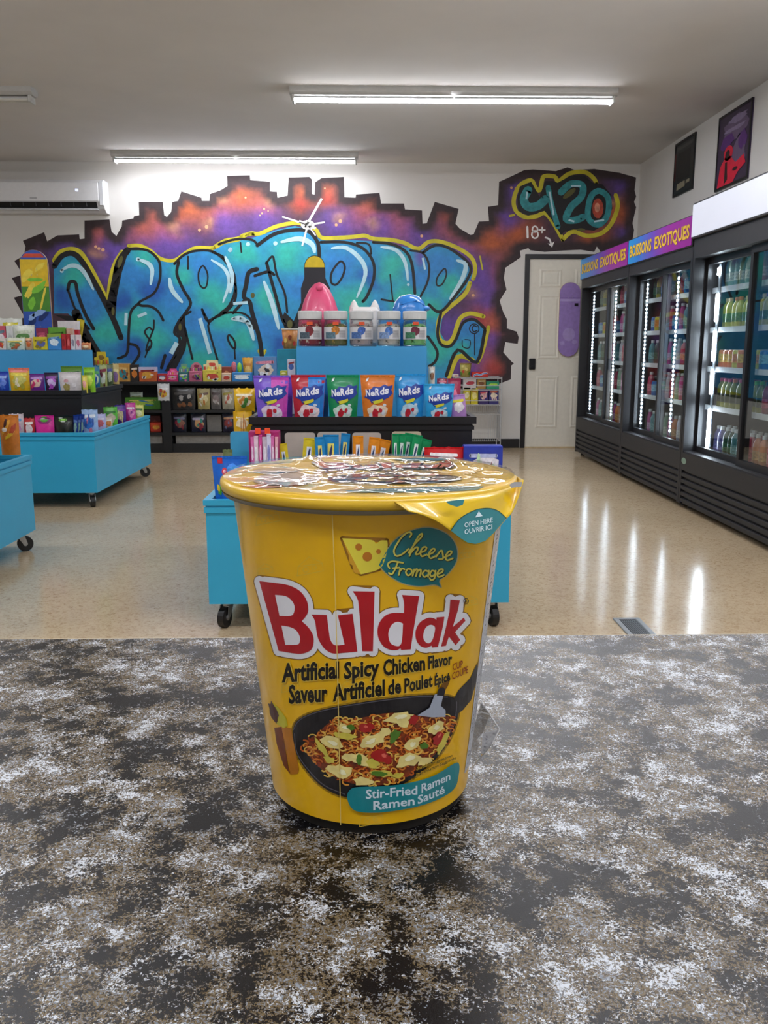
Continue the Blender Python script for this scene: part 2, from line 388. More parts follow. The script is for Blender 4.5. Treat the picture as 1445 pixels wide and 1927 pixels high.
poster((1270, 1308, 1267, 1303), (268, 254, 370, 357), 'small dark poster in a black frame, nearer the mural corner', '23262A',
       [('4A4B4A', [fill([(.12, .1), (.9, .1), (.9, .16), (.12, .16)])]), ('16171B', [fill([(.18, .22), (.82, .22), (.82, .74), (.18, .74)])]), ('8C8570', [fill([(.2, .78), (.6, .77), (.62, .88), (.2, .9)]), fill([(.66, .78), (.84, .78), (.84, .84), (.66, .84)])]), ('6B2A2A', [fill([(.05, .2), (.09, .2), (.09, .7), (.05, .7)])])])
poster((1352, 1418, 1346, 1405), (222, 184, 362, 335), 'large purple poster with a bright red seated figure above the coolers', '3A2A48',
       [('6E5A7A', [disc(.55, .25, .35, .16, wob=.4), disc(.7, .6, .2, .2, wob=.5)]), ('8F7FA2', [disc(.6, .14, .28, .05, wob=.5), disc(.55, .26, .3, .03, wob=.5)]),
        ('5A2A78', [disc(.3, .40, .2, .1, wob=.5), disc(.8, .45, .12, .12, wob=.5)]),
        ('E0123C', [fill([(.08, .98), (.14, .7), (.3, .58), (.45, .6), (.62, .72), (.85, .66), (.92, .78), (.7, .86), (.55, .98)]), disc(.38, .55, .14, .10)]),
        ('2A0A14', [disc(.36, .56, .07, .055), fill([(.3, .66), (.36, .66), (.4, .9), (.3, .95)]), disc(.62, .8, .08, .025)])])
# floor vent
vx0, vy0 = 1.03, 3.28
t = thing('floor_vent', (1.09, 3.33, 0), 'grey metal floor vent grille just beyond the counter edge', 'vent')
part('vent_tray', MB().box(1.045, 1.125, 3.13, 3.475, .0005, .002), M('25262A', rough=.7), t)
fr = MB(); 
for a in ((1.03, 1.05, 3.115, 3.49), (1.12, 1.14, 3.115, 3.49), (1.05, 1.12, 3.115, 3.135), (1.05, 1.12, 3.47, 3.49)): fr.box(*a, 0, .006)
part('vent_frame', fr, M('9A9DA0', rough=.35, metal=.5), t)
for k in range(8):
    x = 1.056+k*.0083; part('vent_slat', MB().box(x, x+.004, 3.135, 3.47, .001, .005), M('7E8184', rough=.35, metal=.5), t)
# ------------------------------------------------------------------ graffiti mural, painted on the back wall
mural = thing('mural', (0, BACK-.001, .6), 'colourful graffiti mural of bubble letters sprayed across the back wall', 'mural')
def wallmap(layer):
    return lambda x, y: at(x, y, BACK-.0006-layer*.0007)
def r1(*p): return [(x/3.0104, 300+y/3.0104) for x, y in p]
def r2(*p): return [(400+x/2.5804, 300+y/2.5804) for x, y in p]
def r3(*p): return [(900+x/3.2111, 280+y/3.2111) for x, y in p]
EDGE = [(28, 600), (47, 598), (26, 560), (42, 556), (22, 523), (43, 517), (27, 491), (45, 481), (48, 464), (43, 453), (83, 437), (89, 454), (108, 443), (149, 441), (150, 450), (159, 449), (159, 415), (206, 413), (210, 436), (219, 444), (229, 426), (230, 415), (251, 411), (252, 407), (262, 405), (261, 380), (306, 380), (309, 405), (314, 408), (322, 399), (324, 380), (335, 378), (341, 360), (379, 372), (380, 378), (394, 378), (395, 365), (415, 358), (428, 350), (427, 331), (470, 330), (471, 339), (508, 342), (508, 360), (521, 361), (522, 372), (541, 368), (543, 334), (582, 333), (587, 338), (587, 365), (592, 366), (593, 343), (605, 335), (647, 333), (648, 371), (669, 372), (670, 366), (714, 363), (717, 383), (760, 383), (762, 394), (794, 396), (795, 421), (803, 420), (818, 380), (863, 393), (857, 421), (865, 430), (885, 442), (891, 441), (901, 417), (920, 416), (918, 389), (937, 386), (939, 342), (953, 336), (987, 320), (1003, 319), (1046, 322), (1068, 315), (1081, 320), (1118, 318), (1165, 325), (1197, 334), (1194, 358), (1197, 370), (1193, 380), (1197, 390), (1190, 420), (1193, 433), (1189, 460), (1149, 467), (1130, 474), (1123, 464), (1118, 474), (1092, 470), (1051, 472), (1025, 474), (998, 471), (994, 467), (978, 472), (980, 484), (951, 504), (948, 523), (953, 545), (940, 566), (947, 588), (954, 601), (954, 618), (972, 624), (976, 635), (974, 647), (951, 644), (947, 663), (962, 680), (967, 684), (962, 688), (961, 714), (940, 722), (700, 760), (200, 760), (60, 700)]
def segd(x, y, pts):
    best = 1e9
    for (ax, ay), (bx, by) in zip(pts, pts[1:]+pts[:1]):
        dx, dy = bx-ax, by-ay; t = max(0, min(1, ((x-ax)*dx+(y-ay)*dy)/(dx*dx+dy*dy+1e-9)))
        best = min(best, (x-ax-t*dx)**2+(y-ay-t*dy)**2)
    return best**.5
def splat(base, spots, power=2.):
    base = Vector(lin(base)); sp = [(x, y, r, Vector(lin(h)), w) for x, y, r, h, w in spots]
    def fn(x, y):
        c = base.copy(); q = mnoise.noise(Vector((x*.03, y*.03, 0)))*14; q2 = mnoise.noise(Vector((x*.03, y*.03, 9)))*14
        for sx, sy, r, col, w in sp:
            d = math.hypot(x+q-sx, y+q2-sy)/r
            if d < 1.8: c = c.lerp(col, w*math.exp(-(d**power)))
        return c
    return fn
OR, PU, DK = 'BD5E33', '6A4CAE', '35272A'
bgspots = [(x, y, r, OR, .95) for x, y, r in ((350, 392, 36), (300, 425, 34), (265, 440, 22), (410, 395, 34), (450, 370, 22), (490, 385, 26), (565, 362, 30), (620, 365, 22), (690, 395, 40), (750, 420, 34), (845, 420, 26), (880, 460, 24), (930, 600, 40), (915, 690, 46), (945, 520, 30), (930, 450, 30), (1120, 450, 24), (1160, 400, 22), (980, 440, 28), (185, 440, 20))]
bgspots += [(x, y, r, PU, .75) for x, y, r in ((120, 460, 34), (215, 470, 36), (300, 465, 34), (345, 470, 36), (430, 430, 36), (500, 420, 32), (640, 428, 40), (720, 435, 36), (790, 445, 40), (860, 475, 30), (905, 520, 34), (915, 560, 26), (850, 620, 40), (880, 690, 40), (925, 640, 24), (960, 360, 22), (950, 410, 20), (1165, 345, 20), (1180, 440, 20), (205, 510, 30))]
bgspots += [(x, y, r, 'C9926A', .7) for x, y, r in ((330, 425, 10), (390, 420, 10), (505, 380, 9), (640, 408, 9), (700, 425, 8), (180, 470, 9), (420, 375, 8), (890, 550, 9), (1160, 376, 8))]
bgspots += [(x, y, r, 'B2322A', .7) for x, y, r in ((568, 384, 14), (330, 398, 12), (615, 372, 10), (905, 600, 16), (935, 700, 20))]
bgfn0 = splat('4E3440', bgspots)
dk = Vector(lin(DK))
def bgfn(x, y):
    d = segd(x, y, EDGE); k = max(0., min(1., (d-9)/16)); k = k*k*(3-2*k)
    return dk.lerp(bgfn0(x, y), k)
mur_m = color_attr_mat('spray_paint_backdrop', .65, 16, .3)
art('backdrop', [fill(EDGE)], mur_m, mural, wallmap(0), 9, 9, bgfn)
# letters
SIL = [(101, 500), (112, 480), (132, 474), (150, 484), (168, 512), (203, 571), (211, 525), (226, 480), (246, 467), (276, 470), (301, 491), (327, 493), (346, 477), (369, 467), (399, 472), (429, 456), (455, 452), (480, 446), (520, 433), (555, 425), (582, 433), (601, 450), (667, 452), (702, 454), (760, 464), (791, 472), (817, 458), (838, 462), (884, 495), (889, 517), (880, 537), (834, 589), (828, 625), (840, 646), (853, 638), (873, 602), (896, 600), (914, 618), (900, 682), (861, 667), (843, 720), (700, 757), (300, 757), (210, 722), (180, 660), (150, 610), (128, 590), (102, 590)]
TEAL, BLUE, DEEP = '32B8A4', '2F84CC', '1C56AE'
lsp = []
for x, y, r, h in ((135, 520, 26, TEAL), (170, 570, 30, BLUE), (200, 625, 26, TEAL), (245, 520, 32, BLUE), (270, 480, 22, TEAL), (255, 600, 28, TEAL), (290, 545, 28, DEEP), (330, 560, 24, BLUE), (290, 640, 30, TEAL), (250, 660, 26, DEEP), (340, 520, 20, TEAL), (380, 500, 30, BLUE), (400, 560, 34, TEAL), (370, 600, 28, BLUE), (425, 600, 26, TEAL), (430, 660, 34, BLUE), (460, 480, 30, TEAL), (455, 640, 24, TEAL), (470, 520, 24, BLUE), (540, 480, 38, TEAL), (560, 540, 26, BLUE), (500, 560, 24, TEAL), (505, 620, 28, BLUE), (530, 650, 24, DEEP), (640, 500, 30, BLUE), (660, 570, 34, TEAL), (620, 600, 24, BLUE), (700, 520, 24, DEEP), (740, 500, 30, TEAL), (760, 560, 30, TEAL), (720, 600, 26, BLUE), (790, 520, 22, BLUE), (830, 500, 26, BLUE), (850, 540, 26, TEAL), (810, 580, 24, TEAL), (880, 630, 30, BLUE), (870, 660, 20, TEAL), (820, 660, 30, TEAL), (790, 690, 30, BLUE), (330, 690, 40, DEEP), (380, 680, 30, TEAL), (120, 560, 20, DEEP), (787, 488, 12, '6A4FB0'), (350, 640, 16, TEAL), (230, 570, 20, DEEP)):
    lsp.append((x, y, r, h, .95))
let_m = color_attr_mat('spray_paint_letters', .55, 12, .22)
art('letters', [fill(SIL)], let_m, mural, wallmap(1), 9, 9, splat('2C92C4', lsp, 3.4))
yel = M('C9BE2C', rough=.6, var=.18, scale=9)
arts('yellow_outline', [stroke(r1((306, 572), (340, 525), (400, 507), (455, 525), (500, 590), (550, 680), (608, 805)), 8), stroke(r1((610, 805), (622, 700), (645, 600), (690, 522)), 7), stroke(r1((728, 490), (790, 488), (850, 515), (910, 562), (985, 572), (1050, 530), (1110, 500), (1210, 500), (1270, 470), (1350, 455), (1375, 430), (1445, 420)), 6.5),
    stroke(r2((0, 432), (60, 395), (120, 385), (180, 360), (230, 360), (310, 325), (400, 308), (440, 315), (500, 340), (530, 380), (620, 380), (690, 375), (740, 370), (780, 385), (860, 390), (930, 405), (980, 430), (1010, 430), (1050, 400), (1110, 400), (1190, 430), (1255, 475), (1275, 530), (1265, 580)), 7.5),
    stroke(r2((1250, 600), (1220, 660), (1120, 745), (1095, 800), (1100, 870), (1140, 892), (1170, 862), (1200, 775), (1250, 748), (1315, 762)), 8), stroke(r2((1340, 815), (1312, 930), (1288, 985)), 7), stroke(r2((1148, 1055), (1192, 958), (1262, 975)), 9), stroke(r2((225, 930), (240, 950), (255, 930)), 6), stroke(r1((430, 900), (460, 960), (485, 1000)), 7),
    stroke(r3((510, 548), (450, 442), (400, 388), (350, 408), (280, 412), (225, 370), (215, 300), (250, 222), (318, 190), (345, 235), (372, 250), (385, 190), (400, 165), (460, 168), (485, 195), (550, 150), (640, 140), (698, 180), (712, 212)), 8), stroke(r3((510, 548), (570, 500), (650, 525), (740, 512), (805, 450), (842, 350), (830, 280)), 8),
    stroke(r3((190, 405), (215, 400)), 4, 0), stroke(r3((10, 650), (25, 730)), 3, 0)], yel, mural, wallmap(2))
ink = M('0D0C10', rough=.55, var=.1)
L = []
def s1(w, *p): L.append(stroke(r1(*p), w*1.3/3.01))
def s2(w, *p): L.append(stroke(r2(*p), w*1.2/2.58))
def s3(w, *p): L.append(stroke(r3(*p), w/3.21))
s1(24, (308, 605), (350, 548), (410, 532), (462, 575), (520, 670), (575, 770), (640, 900), (685, 1010)); s1(30, (722, 515), (672, 590), (645, 740), (635, 850))
L.append(fill(r1((650, 600), (700, 520), (730, 515), (690, 640), (662, 780), (655, 890), (640, 900), (600, 830), (625, 720))))
s1(15, (385, 740), (393, 700), (412, 690), (430, 705), (440, 760), (480, 870), (530, 960)); s1(10, (385, 740), (440, 880), (505, 960)); s1(40, (430, 870), (480, 985), (560, 1120))
L.append(fill(r1((310, 880), (440, 890), (480, 980), (540, 1080), (560, 1160), (520, 1120), (450, 990), (400, 925))))
s1(11, (735, 508), (830, 513), (890, 560), (908, 610), (903, 690), (870, 760), (790, 808), (800, 828), (850, 832), (895, 860), (925, 912)); s1(12, (790, 812), (742, 862), (730, 960), (722, 1090), (690, 1120), (668, 1126)); s1(12, (735, 1045), (775, 1058), (788, 1105), (748, 1165))
s1(13, (1012, 582), (1002, 650), (1040, 740), (1080, 812), (1050, 870), (1012, 920), (988, 980), (1018, 1015), (1000, 1090), (950, 1180))
L.append(fill(r1((1048, 870), (1015, 920), (990, 975), (1030, 1010), (1010, 1090), (930, 1200), (990, 1200), (1050, 1080), (1065, 1000), (1050, 940))))
s1(8, (872, 912), (868, 968), (845, 952), (820, 975), (835, 1005), (858, 1035), (850, 1070), (828, 1085), (836, 1045), (850, 1010), (866, 970)); s1(7, (845, 1060), (822, 1120))
s1(11, (988, 592), (1040, 542), (1110, 517), (1200, 520), (1270, 570), (1312, 640), (1335, 720), (1330, 800), (1280, 862), (1205, 902), (1172, 912), (1145, 850)); s1(8, (1065, 550), (1065, 620)); L.append(outline([(p[0], p[1]) for p in smooth_pts(r1((1150, 602), (1176, 650), (1170, 715), (1150, 728), (1128, 700), (1125, 640)), 4, True)], 3.2))
s1(9, (1145, 850), (1182, 925), (1182, 960), (1232, 1135)); s1(10, (1040, 930), (1090, 1130)); s1(10, (1080, 862), (1050, 880)); s1(10, (1182, 925), (1240, 880), (1310, 865)); s1(9, (1315, 868), (1370, 870), (1415, 900), (1440, 960)); L.append(outline(smooth_pts(r1((1300, 995), (1328, 1030), (1332, 1070), (1312, 1060), (1290, 1015)), 4, True), 4)); s1(7, (1328, 1070), (1332, 1130)); s1(14, (935, 1110), (915, 1180))
s2(10, (0, 450), (62, 482), (105, 560), (108, 640), (80, 710), (40, 745)); s2(10, (30, 412), (110, 388), (190, 390), (217, 415)); s2(7, (135, 405), (140, 450)); s2(18, (215, 533), (175, 550), (163, 610), (152, 668), (180, 692), (192, 745), (228, 870), (240, 965)); s2(12, (205, 565), (270, 545), (298, 560)); s2(12, (100, 745), (150, 690))
s2(15, (217, 418), (300, 362), (400, 342), (470, 352), (512, 410), (518, 485)); s2(9, (262, 502), (290, 470), (300, 500), (312, 560), (350, 650), (362, 742)); s2(13, (262, 502), (300, 640), (345, 790), (388, 808), (440, 690))
L.append(fill(r2((335, 770), (350, 740), (400, 790), (440, 700), (430, 800), (390, 850), (360, 860))))
s2(12, (525, 402), (640, 402), (730, 432), (780, 500), (782, 580), (752, 660), (730, 690)); L.append(outline(smooth_pts(r2((620, 495), (642, 520), (630, 570), (600, 608), (575, 595), (580, 545)), 4, True), 4))
s2(8, (700, 405), (758, 412), (770, 458)); s2(12, (780, 402), (870, 412), (940, 450), (970, 520), (982, 650)); s2(6, (862, 560), (870, 640), (875, 685)); s2(8, (820, 680), (880, 690)); s2(9, (960, 442), (1020, 455), (1050, 510), (1045, 590), (1008, 668))
s2(12, (1022, 452), (1080, 417), (1150, 432), (1240, 502), (1248, 560), (1180, 660), (1105, 740), (1050, 705)); L.append(outline(smooth_pts(r2((1125, 530), (1135, 560), (1115, 605), (1090, 612), (1090, 575)), 4, True), 3))
s2(12, (1108, 745), (1092, 840), (1108, 897), (1150, 908), (1182, 872), (1215, 795), (1270, 778), (1322, 822)); s2(14, (1322, 830), (1282, 985), (1190, 925), (1135, 1050)); L.append(outline(disc(*r2((1270, 822))[0], 9, n=18)[0][1:], 2)); s2(5, (1282, 812), (1268, 808), (1260, 822), (1268, 836), (1282, 832)); s2(4, (1272, 848), (1272, 950)); s2(4, (1225, 875), (1250, 880), (1245, 915), (1215, 910), (1212, 880))
s2(11, (1045, 860), (1090, 930), (1082, 980), (1050, 1005))
L.append(fill(r3((250, 228), (320, 200), (370, 290), (402, 195), (450, 195), (480, 205), (560, 160), (640, 160), (690, 205), (750, 215), (800, 275), (810, 360), (775, 450), (700, 495), (590, 485), (520, 500), (500, 522), (440, 425), (400, 375), (300, 405), (240, 375), (235, 290))))
arts('black_line', L, ink, mural, wallmap(3))
glow = M('5C5A2C', rough=.6)
arts('olive_glow', [disc(*r1((680, 580))[0], 4, 12, rot=.3), disc(*r1((640, 860))[0], 3, 8), disc(*r2((375, 800))[0], 5, 8), disc(*r2((195, 660))[0], 4, 5), disc(*r3((550, 270))[0], 5, 15, rot=.9), disc(*r1((1020, 950))[0], 3, 7), disc(*r3((620, 490))[0], 8, 3)], glow, mural, wallmap(4))
tl = M('2E8C92', rough=.55, var=.3, scale=18)
arts('number_fill', [stroke(r3((300, 250), (275, 305), (300, 350), (360, 345), (405, 305)), 16), stroke(r3((422, 235), (440, 330), (480, 470)), 10), stroke(r3((500, 262), (560, 212), (628, 222), (622, 290), (560, 352), (530, 425), (590, 430), (632, 412)), 13), outline(smooth_pts(r3((735, 255), (785, 300), (780, 400), (725, 460), (665, 420), (668, 330), (690, 275)), 4, True), 11)], tl, mural, wallmap(4))
art('number_centre', [disc(*r3((722, 360))[0], 10.5, 19)], M('B0452F', rough=.55, var=.3, scale=20), mural, wallmap(4))
art('number_centre_glow', [disc(*r3((718, 355))[0], 5, 9)], M('D98E72', rough=.55, var=.3, scale=20), mural, wallmap(5))
H = []
for w, p in ((15, ((345, 630), (400, 602), (450, 612), (490, 660), (530, 740))), (15, ((780, 565), (840, 590), (862, 632), (852, 712))), (15, ((960, 670), (975, 740), (1035, 812))), (12, ((1195, 568), (1272, 620), (1298, 700), (1262, 812))), (15, ((1132, 900), (1190, 1100))), (15, ((1310, 905), (1370, 900), (1422, 950))), (12, ((780, 890), (830, 870))), (18, ((968, 1100), (1002, 1038))), (12, ((715, 870), (712, 940)))):
    H.append(stroke(r1(*p), w*1.7/3.01, taper=True))
for w, p in ((15, ((330, 402), (420, 385), (482, 412), (496, 455))), (13, ((575, 432), (650, 430), (722, 490), (742, 560), (700, 672))), (11, ((815, 425), (890, 440), (935, 500), (948, 590))), (13, ((1182, 490), (1228, 510), (1212, 580), (1150, 680))), (14, ((248, 590), (290, 700), (322, 825))), (7, ((1020, 478), (1032, 535))), (12, ((60, 470), (95, 560), (85, 650))), (14, ((95, 775), (170, 790), (200, 880))), (10, ((100, 700), (170, 695)))):
    H.append(stroke(r2(*p), w*1.7/2.58, taper=True))
H += [disc(*r2((305, 408))[0], 4), disc(*r2((85, 440))[0], 4), disc(*r2((950, 608))[0], 2.6), disc(*r1((350, 632))[0], 3.5), disc(*r1((782, 566))[0], 4), disc(*r2((400, 0))[0], .1), disc(*r1((1305, 510))[0], 4), disc(*r1((1405, 480))[0], 4)]
H += [stroke(r3((295, 260), (290, 305)), 4, taper=True), stroke(r3((430, 260), (455, 400)), 4, taper=True), stroke(r3((560, 225), (620, 225)), 4, taper=True), stroke(r3((700, 440), (760, 430)), 4, taper=True), stroke(r3((545, 430), (580, 440)), 4, taper=True)]
arts('pale_highlight', H, M('B9DDE8', rough=.55, var=.1, scale=14), mural, wallmap(5))
wh = M('F2EFEC', rough=.6, var=.05)
cx, cy = r2((462, 318))[0]
arts('white_star', [disc(cx, cy, 13, 9), stroke(r2((338, 278), (462, 318), (545, 305)), 4, 0, taper=True), stroke(r2((450, 330), (530, 190)), 5, 0, taper=True), stroke(r2((462, 318), (435, 420)), 4, 0, taper=True), stroke(r2((462, 318), (500, 370)), 3, 0, taper=True), stroke(r2((420, 300), (500, 335)), 6, 0, taper=True)], wh, mural, wallmap(6))
arts('white_lettering', [stroke(r3((296, 472), (298, 535)), 4, 0), outline(disc(*r3((342, 486))[0], 5, 5.5)[0][1:], 3), outline(disc(*r3((342, 518))[0], 6, 7)[0][1:], 3), stroke(r3((368, 490), (402, 490)), 3, 0), stroke(r3((386, 474), (384, 506)), 3, 0), stroke(r3((406, 536), (430, 548), (441, 582)), 3.4), fill(r3((418, 572), (446, 596), (460, 558), (440, 575)))], wh, mural, wallmap(6))
arts('paint_fleck', [disc(*r2(p)[0], r, n=8) for p, r in (((250, 240), 2), ((240, 262), 2), ((270, 250), 1.5), ((620, 300), 3.5), ((600, 318), 3), ((160, 185), 2), ((1015, 372), 3), ((1265, 660), 3), ((545, 140), 1.5), ((230, 272), 1.6))]+[disc(*r1(p)[0], r, n=8) for p, r in (((542, 495), 3), ((560, 505), 3), ((583, 512), 3.5), ((1170, 382), 3.5), ((1130, 400), 3))]+[disc(*r3(p)[0], r, n=8) for p, r in (((200, 235), 2.5), ((225, 240), 2))], M('D9A47E', rough=.6, var=.1), mural, wallmap(2))

# ------------------------------------------------------------------ counter
CT = .9674
mc, nt, b = nodes_mat('speckled_laminate'); tc = nt.nodes.new('ShaderNodeTexCoord'); oc = tc.outputs['Object']
big = tex(nt, 'Noise', 30, 3, .5, oc); mid = tex(nt, 'Noise', 115, 7, .75, oc); mid2 = tex(nt, 'Noise', 80, 7, .75, oc)
wv = nt.nodes.new('ShaderNodeVectorMath'); wv.operation = 'ADD'
wn = tex(nt, 'Noise', 420, 3, .6, oc); sc = nt.nodes.new('ShaderNodeVectorMath'); sc.operation = 'SCALE'; sc.inputs['Scale'].default_value = .004
nt.links.new(wn.outputs['Color'], sc.inputs[0]); nt.links.new(oc, wv.inputs[0]); nt.links.new(sc.outputs[0], wv.inputs[1])
fine = tex(nt, 'Noise', 1500, 3, .6, wv.outputs[0]); fine2 = tex(nt, 'Noise', 1150, 3, .6, wv.outputs[0])
def madd(a, b_, ka, kb, c=0.):
    n = nt.nodes.new('ShaderNodeMath'); n.operation = 'MULTIPLY_ADD'; nt.links.new(a, n.inputs[0]); n.inputs[1].default_value = ka
    m2 = nt.nodes.new('ShaderNodeMath'); m2.operation = 'MULTIPLY_ADD'; nt.links.new(b_, m2.inputs[0]); m2.inputs[1].default_value = kb; m2.inputs[2].default_value = c
    nt.links.new(m2.outputs[0], n.inputs[2]); return n.outputs[0]
base = ramp(nt, madd(fine2.outputs['Fac'], mid2.outputs['Fac'], .9, .6, -.25), [(.36, '0C0B0D'), (.44, '2A2724'), (.50, '5A4C36'), (.55, '7A6844'), (.59, '55565A'), (.68, '8E959E')])
wmask = ramp(nt, madd(fine.outputs['Fac'], madd(mid.outputs['Fac'], big.outputs['Fac'], .8, .25, -.07), .75, 1., -.35), [(.545, (0, 0, 0)), (.58, (1, 1, 1))])
dmask = ramp(nt, madd(fine2.outputs['Fac'], madd(mid2.outputs['Fac'], big.outputs['Fac'], .8, .45, -.12), .5, 1., -.27), [(.455, (1, 1, 1)), (.485, (0, 0, 0))])
c = mixc(nt, wmask.outputs[0], base.outputs[0], 'C8CED6'); c = mixc(nt, dmask.outputs[0], c, '0D0C0E')
nt.links.new(c, b.inputs['Base Color']); b.inputs['Roughness'].default_value = .27; b.inputs['Specular IOR Level'].default_value = .28
bp = nt.nodes.new('ShaderNodeBump'); bp.inputs['Strength'].default_value = .12; bp.inputs['Distance'].default_value = .0006
nt.links.new(fine.outputs['Fac'], bp.inputs['Height']); nt.links.new(bp.outputs[0], b.inputs['Normal'])
t = thing('counter', (0, .14, 0), 'shop counter with a mottled black, grey and white laminate top under the noodle cup', 'counter')
part('worktop', MB().cbox(-1.3, 1.3, -.18, .4385, CT-.035, CT, .0012), mc, t)
part('edge_strip', MB().box(-1.3, 1.3, .4385, .4395, CT-.034, CT-.0005), M('B3A58C', rough=.5), t)
part('front_panel', MB().box(-1.25, 1.25, .36, .39, 0, CT-.035), M('3A3836', rough=.5), t)
for x in (-1.25, 1.21): part('side_panel', MB().box(x, x+.04, -.15, .36, 0, CT-.035), M('3A3836', rough=.5), t)

# ------------------------------------------------------------------ noodle cup
CX, CY = .0013, .281
ZT = CT+.1085; ZB = CT+.004; RT = .0437; RB = .0335; ZR = CT+.1045
cup = thing('noodle_cup', (CX, CY, CT), 'yellow instant ramen cup with red and white lettering standing on the counter', 'noodle cup')
def cone_r(z): return RB+(RT-RB)*(z-ZB)/(ZR-ZB)
def oncup(off):
    k = (RT-RB)/(ZR-ZB)
    def fn(px, py):
        d = ray(px, py); o = EYE-Vector((CX, CY, 0)); r0 = RB+off-k*ZB
        # (o+td).xy^2 = (r0+k z)^2
        a = d.x**2+d.y**2-k*k*d.z**2; q = r0+k*o.z
        bb = o.x*d.x+o.y*d.y-k*d.z*q; cc = o.x**2+o.y**2-q*q
        D = bb*bb-a*cc
        tt = (-bb-math.sqrt(max(D, 0)))/a
        return EYE+d*tt
    return fn
LAY = .00006
def cupmap(n): return oncup(LAY*n)
NCUP = 96
part('base_shadow_ring', MB().lathe((CX, CY, CT), [(.0315, 0), (.0318, .004)], 48), M('1A1714', rough=.7), cup)  # recessed foot; its near-black stands in for the contact shadow below the wall
gold = M('EBB80A', rough=.32, coat=.5, var=.05, scale=60)
part('cup_wall', MB().lathe((CX, CY, 0), [(cone_r(z), z) for z in [ZB+(ZR-ZB)*k/10 for k in range(11)]], NCUP, cap=False).lathe((CX, CY, 0), [(.0005, ZB), (RB, ZB)], NCUP, cap=False), gold, cup, smooth=True, label='printed yellow cup wall')
p7 = lambda *p: [(470+x/6.2826, 1080+y/6.2826) for x, y in p]
p8 = lambda *p: [(680+x/5.5577, 1080+y/5.5577) for x, y in p]
p5 = lambda *p: [(440+x/2.6759, 940+y/2.6759) for x, y in p]
p6 = lambda *p: [(440+x/2.6759, 1220+y/2.6759) for x, y in p]
def sm(pts, sharp=(), n=4):             # rounded outline keeping sharp corners at the given indices
    out = []; Ln = len(pts); idx = sorted(sharp)
    if not idx: return smooth_pts(pts, n, True)
    for a, b_ in zip(idx, idx[1:]+[idx[0]+Ln]):
        seg = [pts[i % Ln] for i in range(a, b_+1)]
        out += smooth_pts(seg, n, False)[:-1]
    return out
GL = []      # glyphs: (outline, holes)
GL.append((sm(p7((112, 85), (380, 118), (500, 150), (600, 210), (665, 300), (690, 390), (680, 470), (615, 560), (690, 630), (745, 720), (755, 800), (735, 880), (680, 925), (570, 945), (340, 910)), (0, 7, 14)),
           [sm(p7((298, 248), (420, 262), (490, 310), (528, 380), (520, 460), (480, 495), (350, 495)), (0, 6)), sm(p7((373, 610), (480, 630), (550, 670), (590, 740), (590, 800), (560, 835), (420, 840)), (0, 6))]))
GL.append((sm(p7((728, 480), (910, 485), (935, 680), (950, 770), (985, 830), (1030, 845), (1120, 835), (1040, 490), (1215, 470), (1272, 920), (1100, 935), (980, 940), (890, 890), (830, 810), (795, 720), (770, 560)), (0, 1, 6, 7, 8, 9)), []))
GL.append((sm([(663.4, 1112.6), (704.8, 1113.3), (701.6, 1225.7), (681.7, 1225.6), (675.3, 1143.7), (672, 1126)], (0, 1, 2, 3)), []))
GL.append((sm(p8((425, 220), (605, 232), (590, 320), (550, 560), (515, 790), (415, 795), (410, 775), (370, 797), (290, 790), (220, 745), (175, 660), (170, 570), (200, 490), (260, 430), (340, 408), (445, 410), (445, 300)), (0, 1, 4, 5, 6, 15)),
           [sm(p8((435, 520), (380, 500), (320, 530), (285, 600), (285, 670), (310, 730), (370, 755), (405, 745), (425, 690)), (0,))]))
GL.append((sm(p8((785, 455), (868, 448), (850, 560), (800, 765), (740, 770), (735, 750), (680, 772), (620, 755), (580, 705), (565, 640), (575, 570), (620, 500), (690, 462), (740, 460), (785, 478)), (0, 1, 3, 4, 5, 14)),
           [sm(p8((770, 580), (760, 545), (720, 533), (675, 560), (650, 620), (650, 680), (680, 720), (720, 720), (750, 670)))]))
GL.append((p8((930, 267), (1030, 275), (1010, 380), (955, 555), (1070, 458), (1088, 490), (980, 610), (1033, 690), (985, 748), (915, 655), (885, 752), (833, 760), (870, 620), (920, 400)), []))
KX, KY = 8, 30
brn = M('9A6A10', rough=.35, coat=.5, var=.15, scale=400)
art('logo_shade', [corner_outline(o, 23) for o, h in GL], brn, cup, cupmap(1), KX, KY)
wlo = M('E9EBF2', rough=.3, coat=.4, var=.02)
for i, (o, h) in enumerate(GL):
    art('logo_corner', [disc(*p, 9.75, n=12) for p, q, r_ in zip(o, o[-1:]+o[:-1], o[1:]+o[:1]) if abs((Vector(p)-Vector(q)).angle(Vector(r_)-Vector(p), 0)) > .6], wlo, cup, cupmap(1.35), KX, KY)['kind'] = 'stuff'
    art('logo_outline', [outline(o, 19.5)], wlo, cup, cupmap(1.7+.35*(i % 3)), KX, KY)
    if h: art('letter_counter', [fill(x) for x in h] if len(h) == 1 else fill(h[0]), wlo, cup, cupmap(2.75), KX, KY)
    if len(h) > 1: art('letter_counter', fill(h[1]), wlo, cup, cupmap(2.75), KX, KY)
art('letter_counter', fill(p7((905, 480), (1045, 485), (1125, 840), (1030, 850), (980, 832), (945, 770), (925, 640))), wlo, cup, cupmap(2.75), KX, KY)
arts('logo_letter', [fill(o, h) for o, h in GL], M('B41622', rough=.3, coat=.5, var=.06, scale=200), cup, cupmap(3), KX, KY)
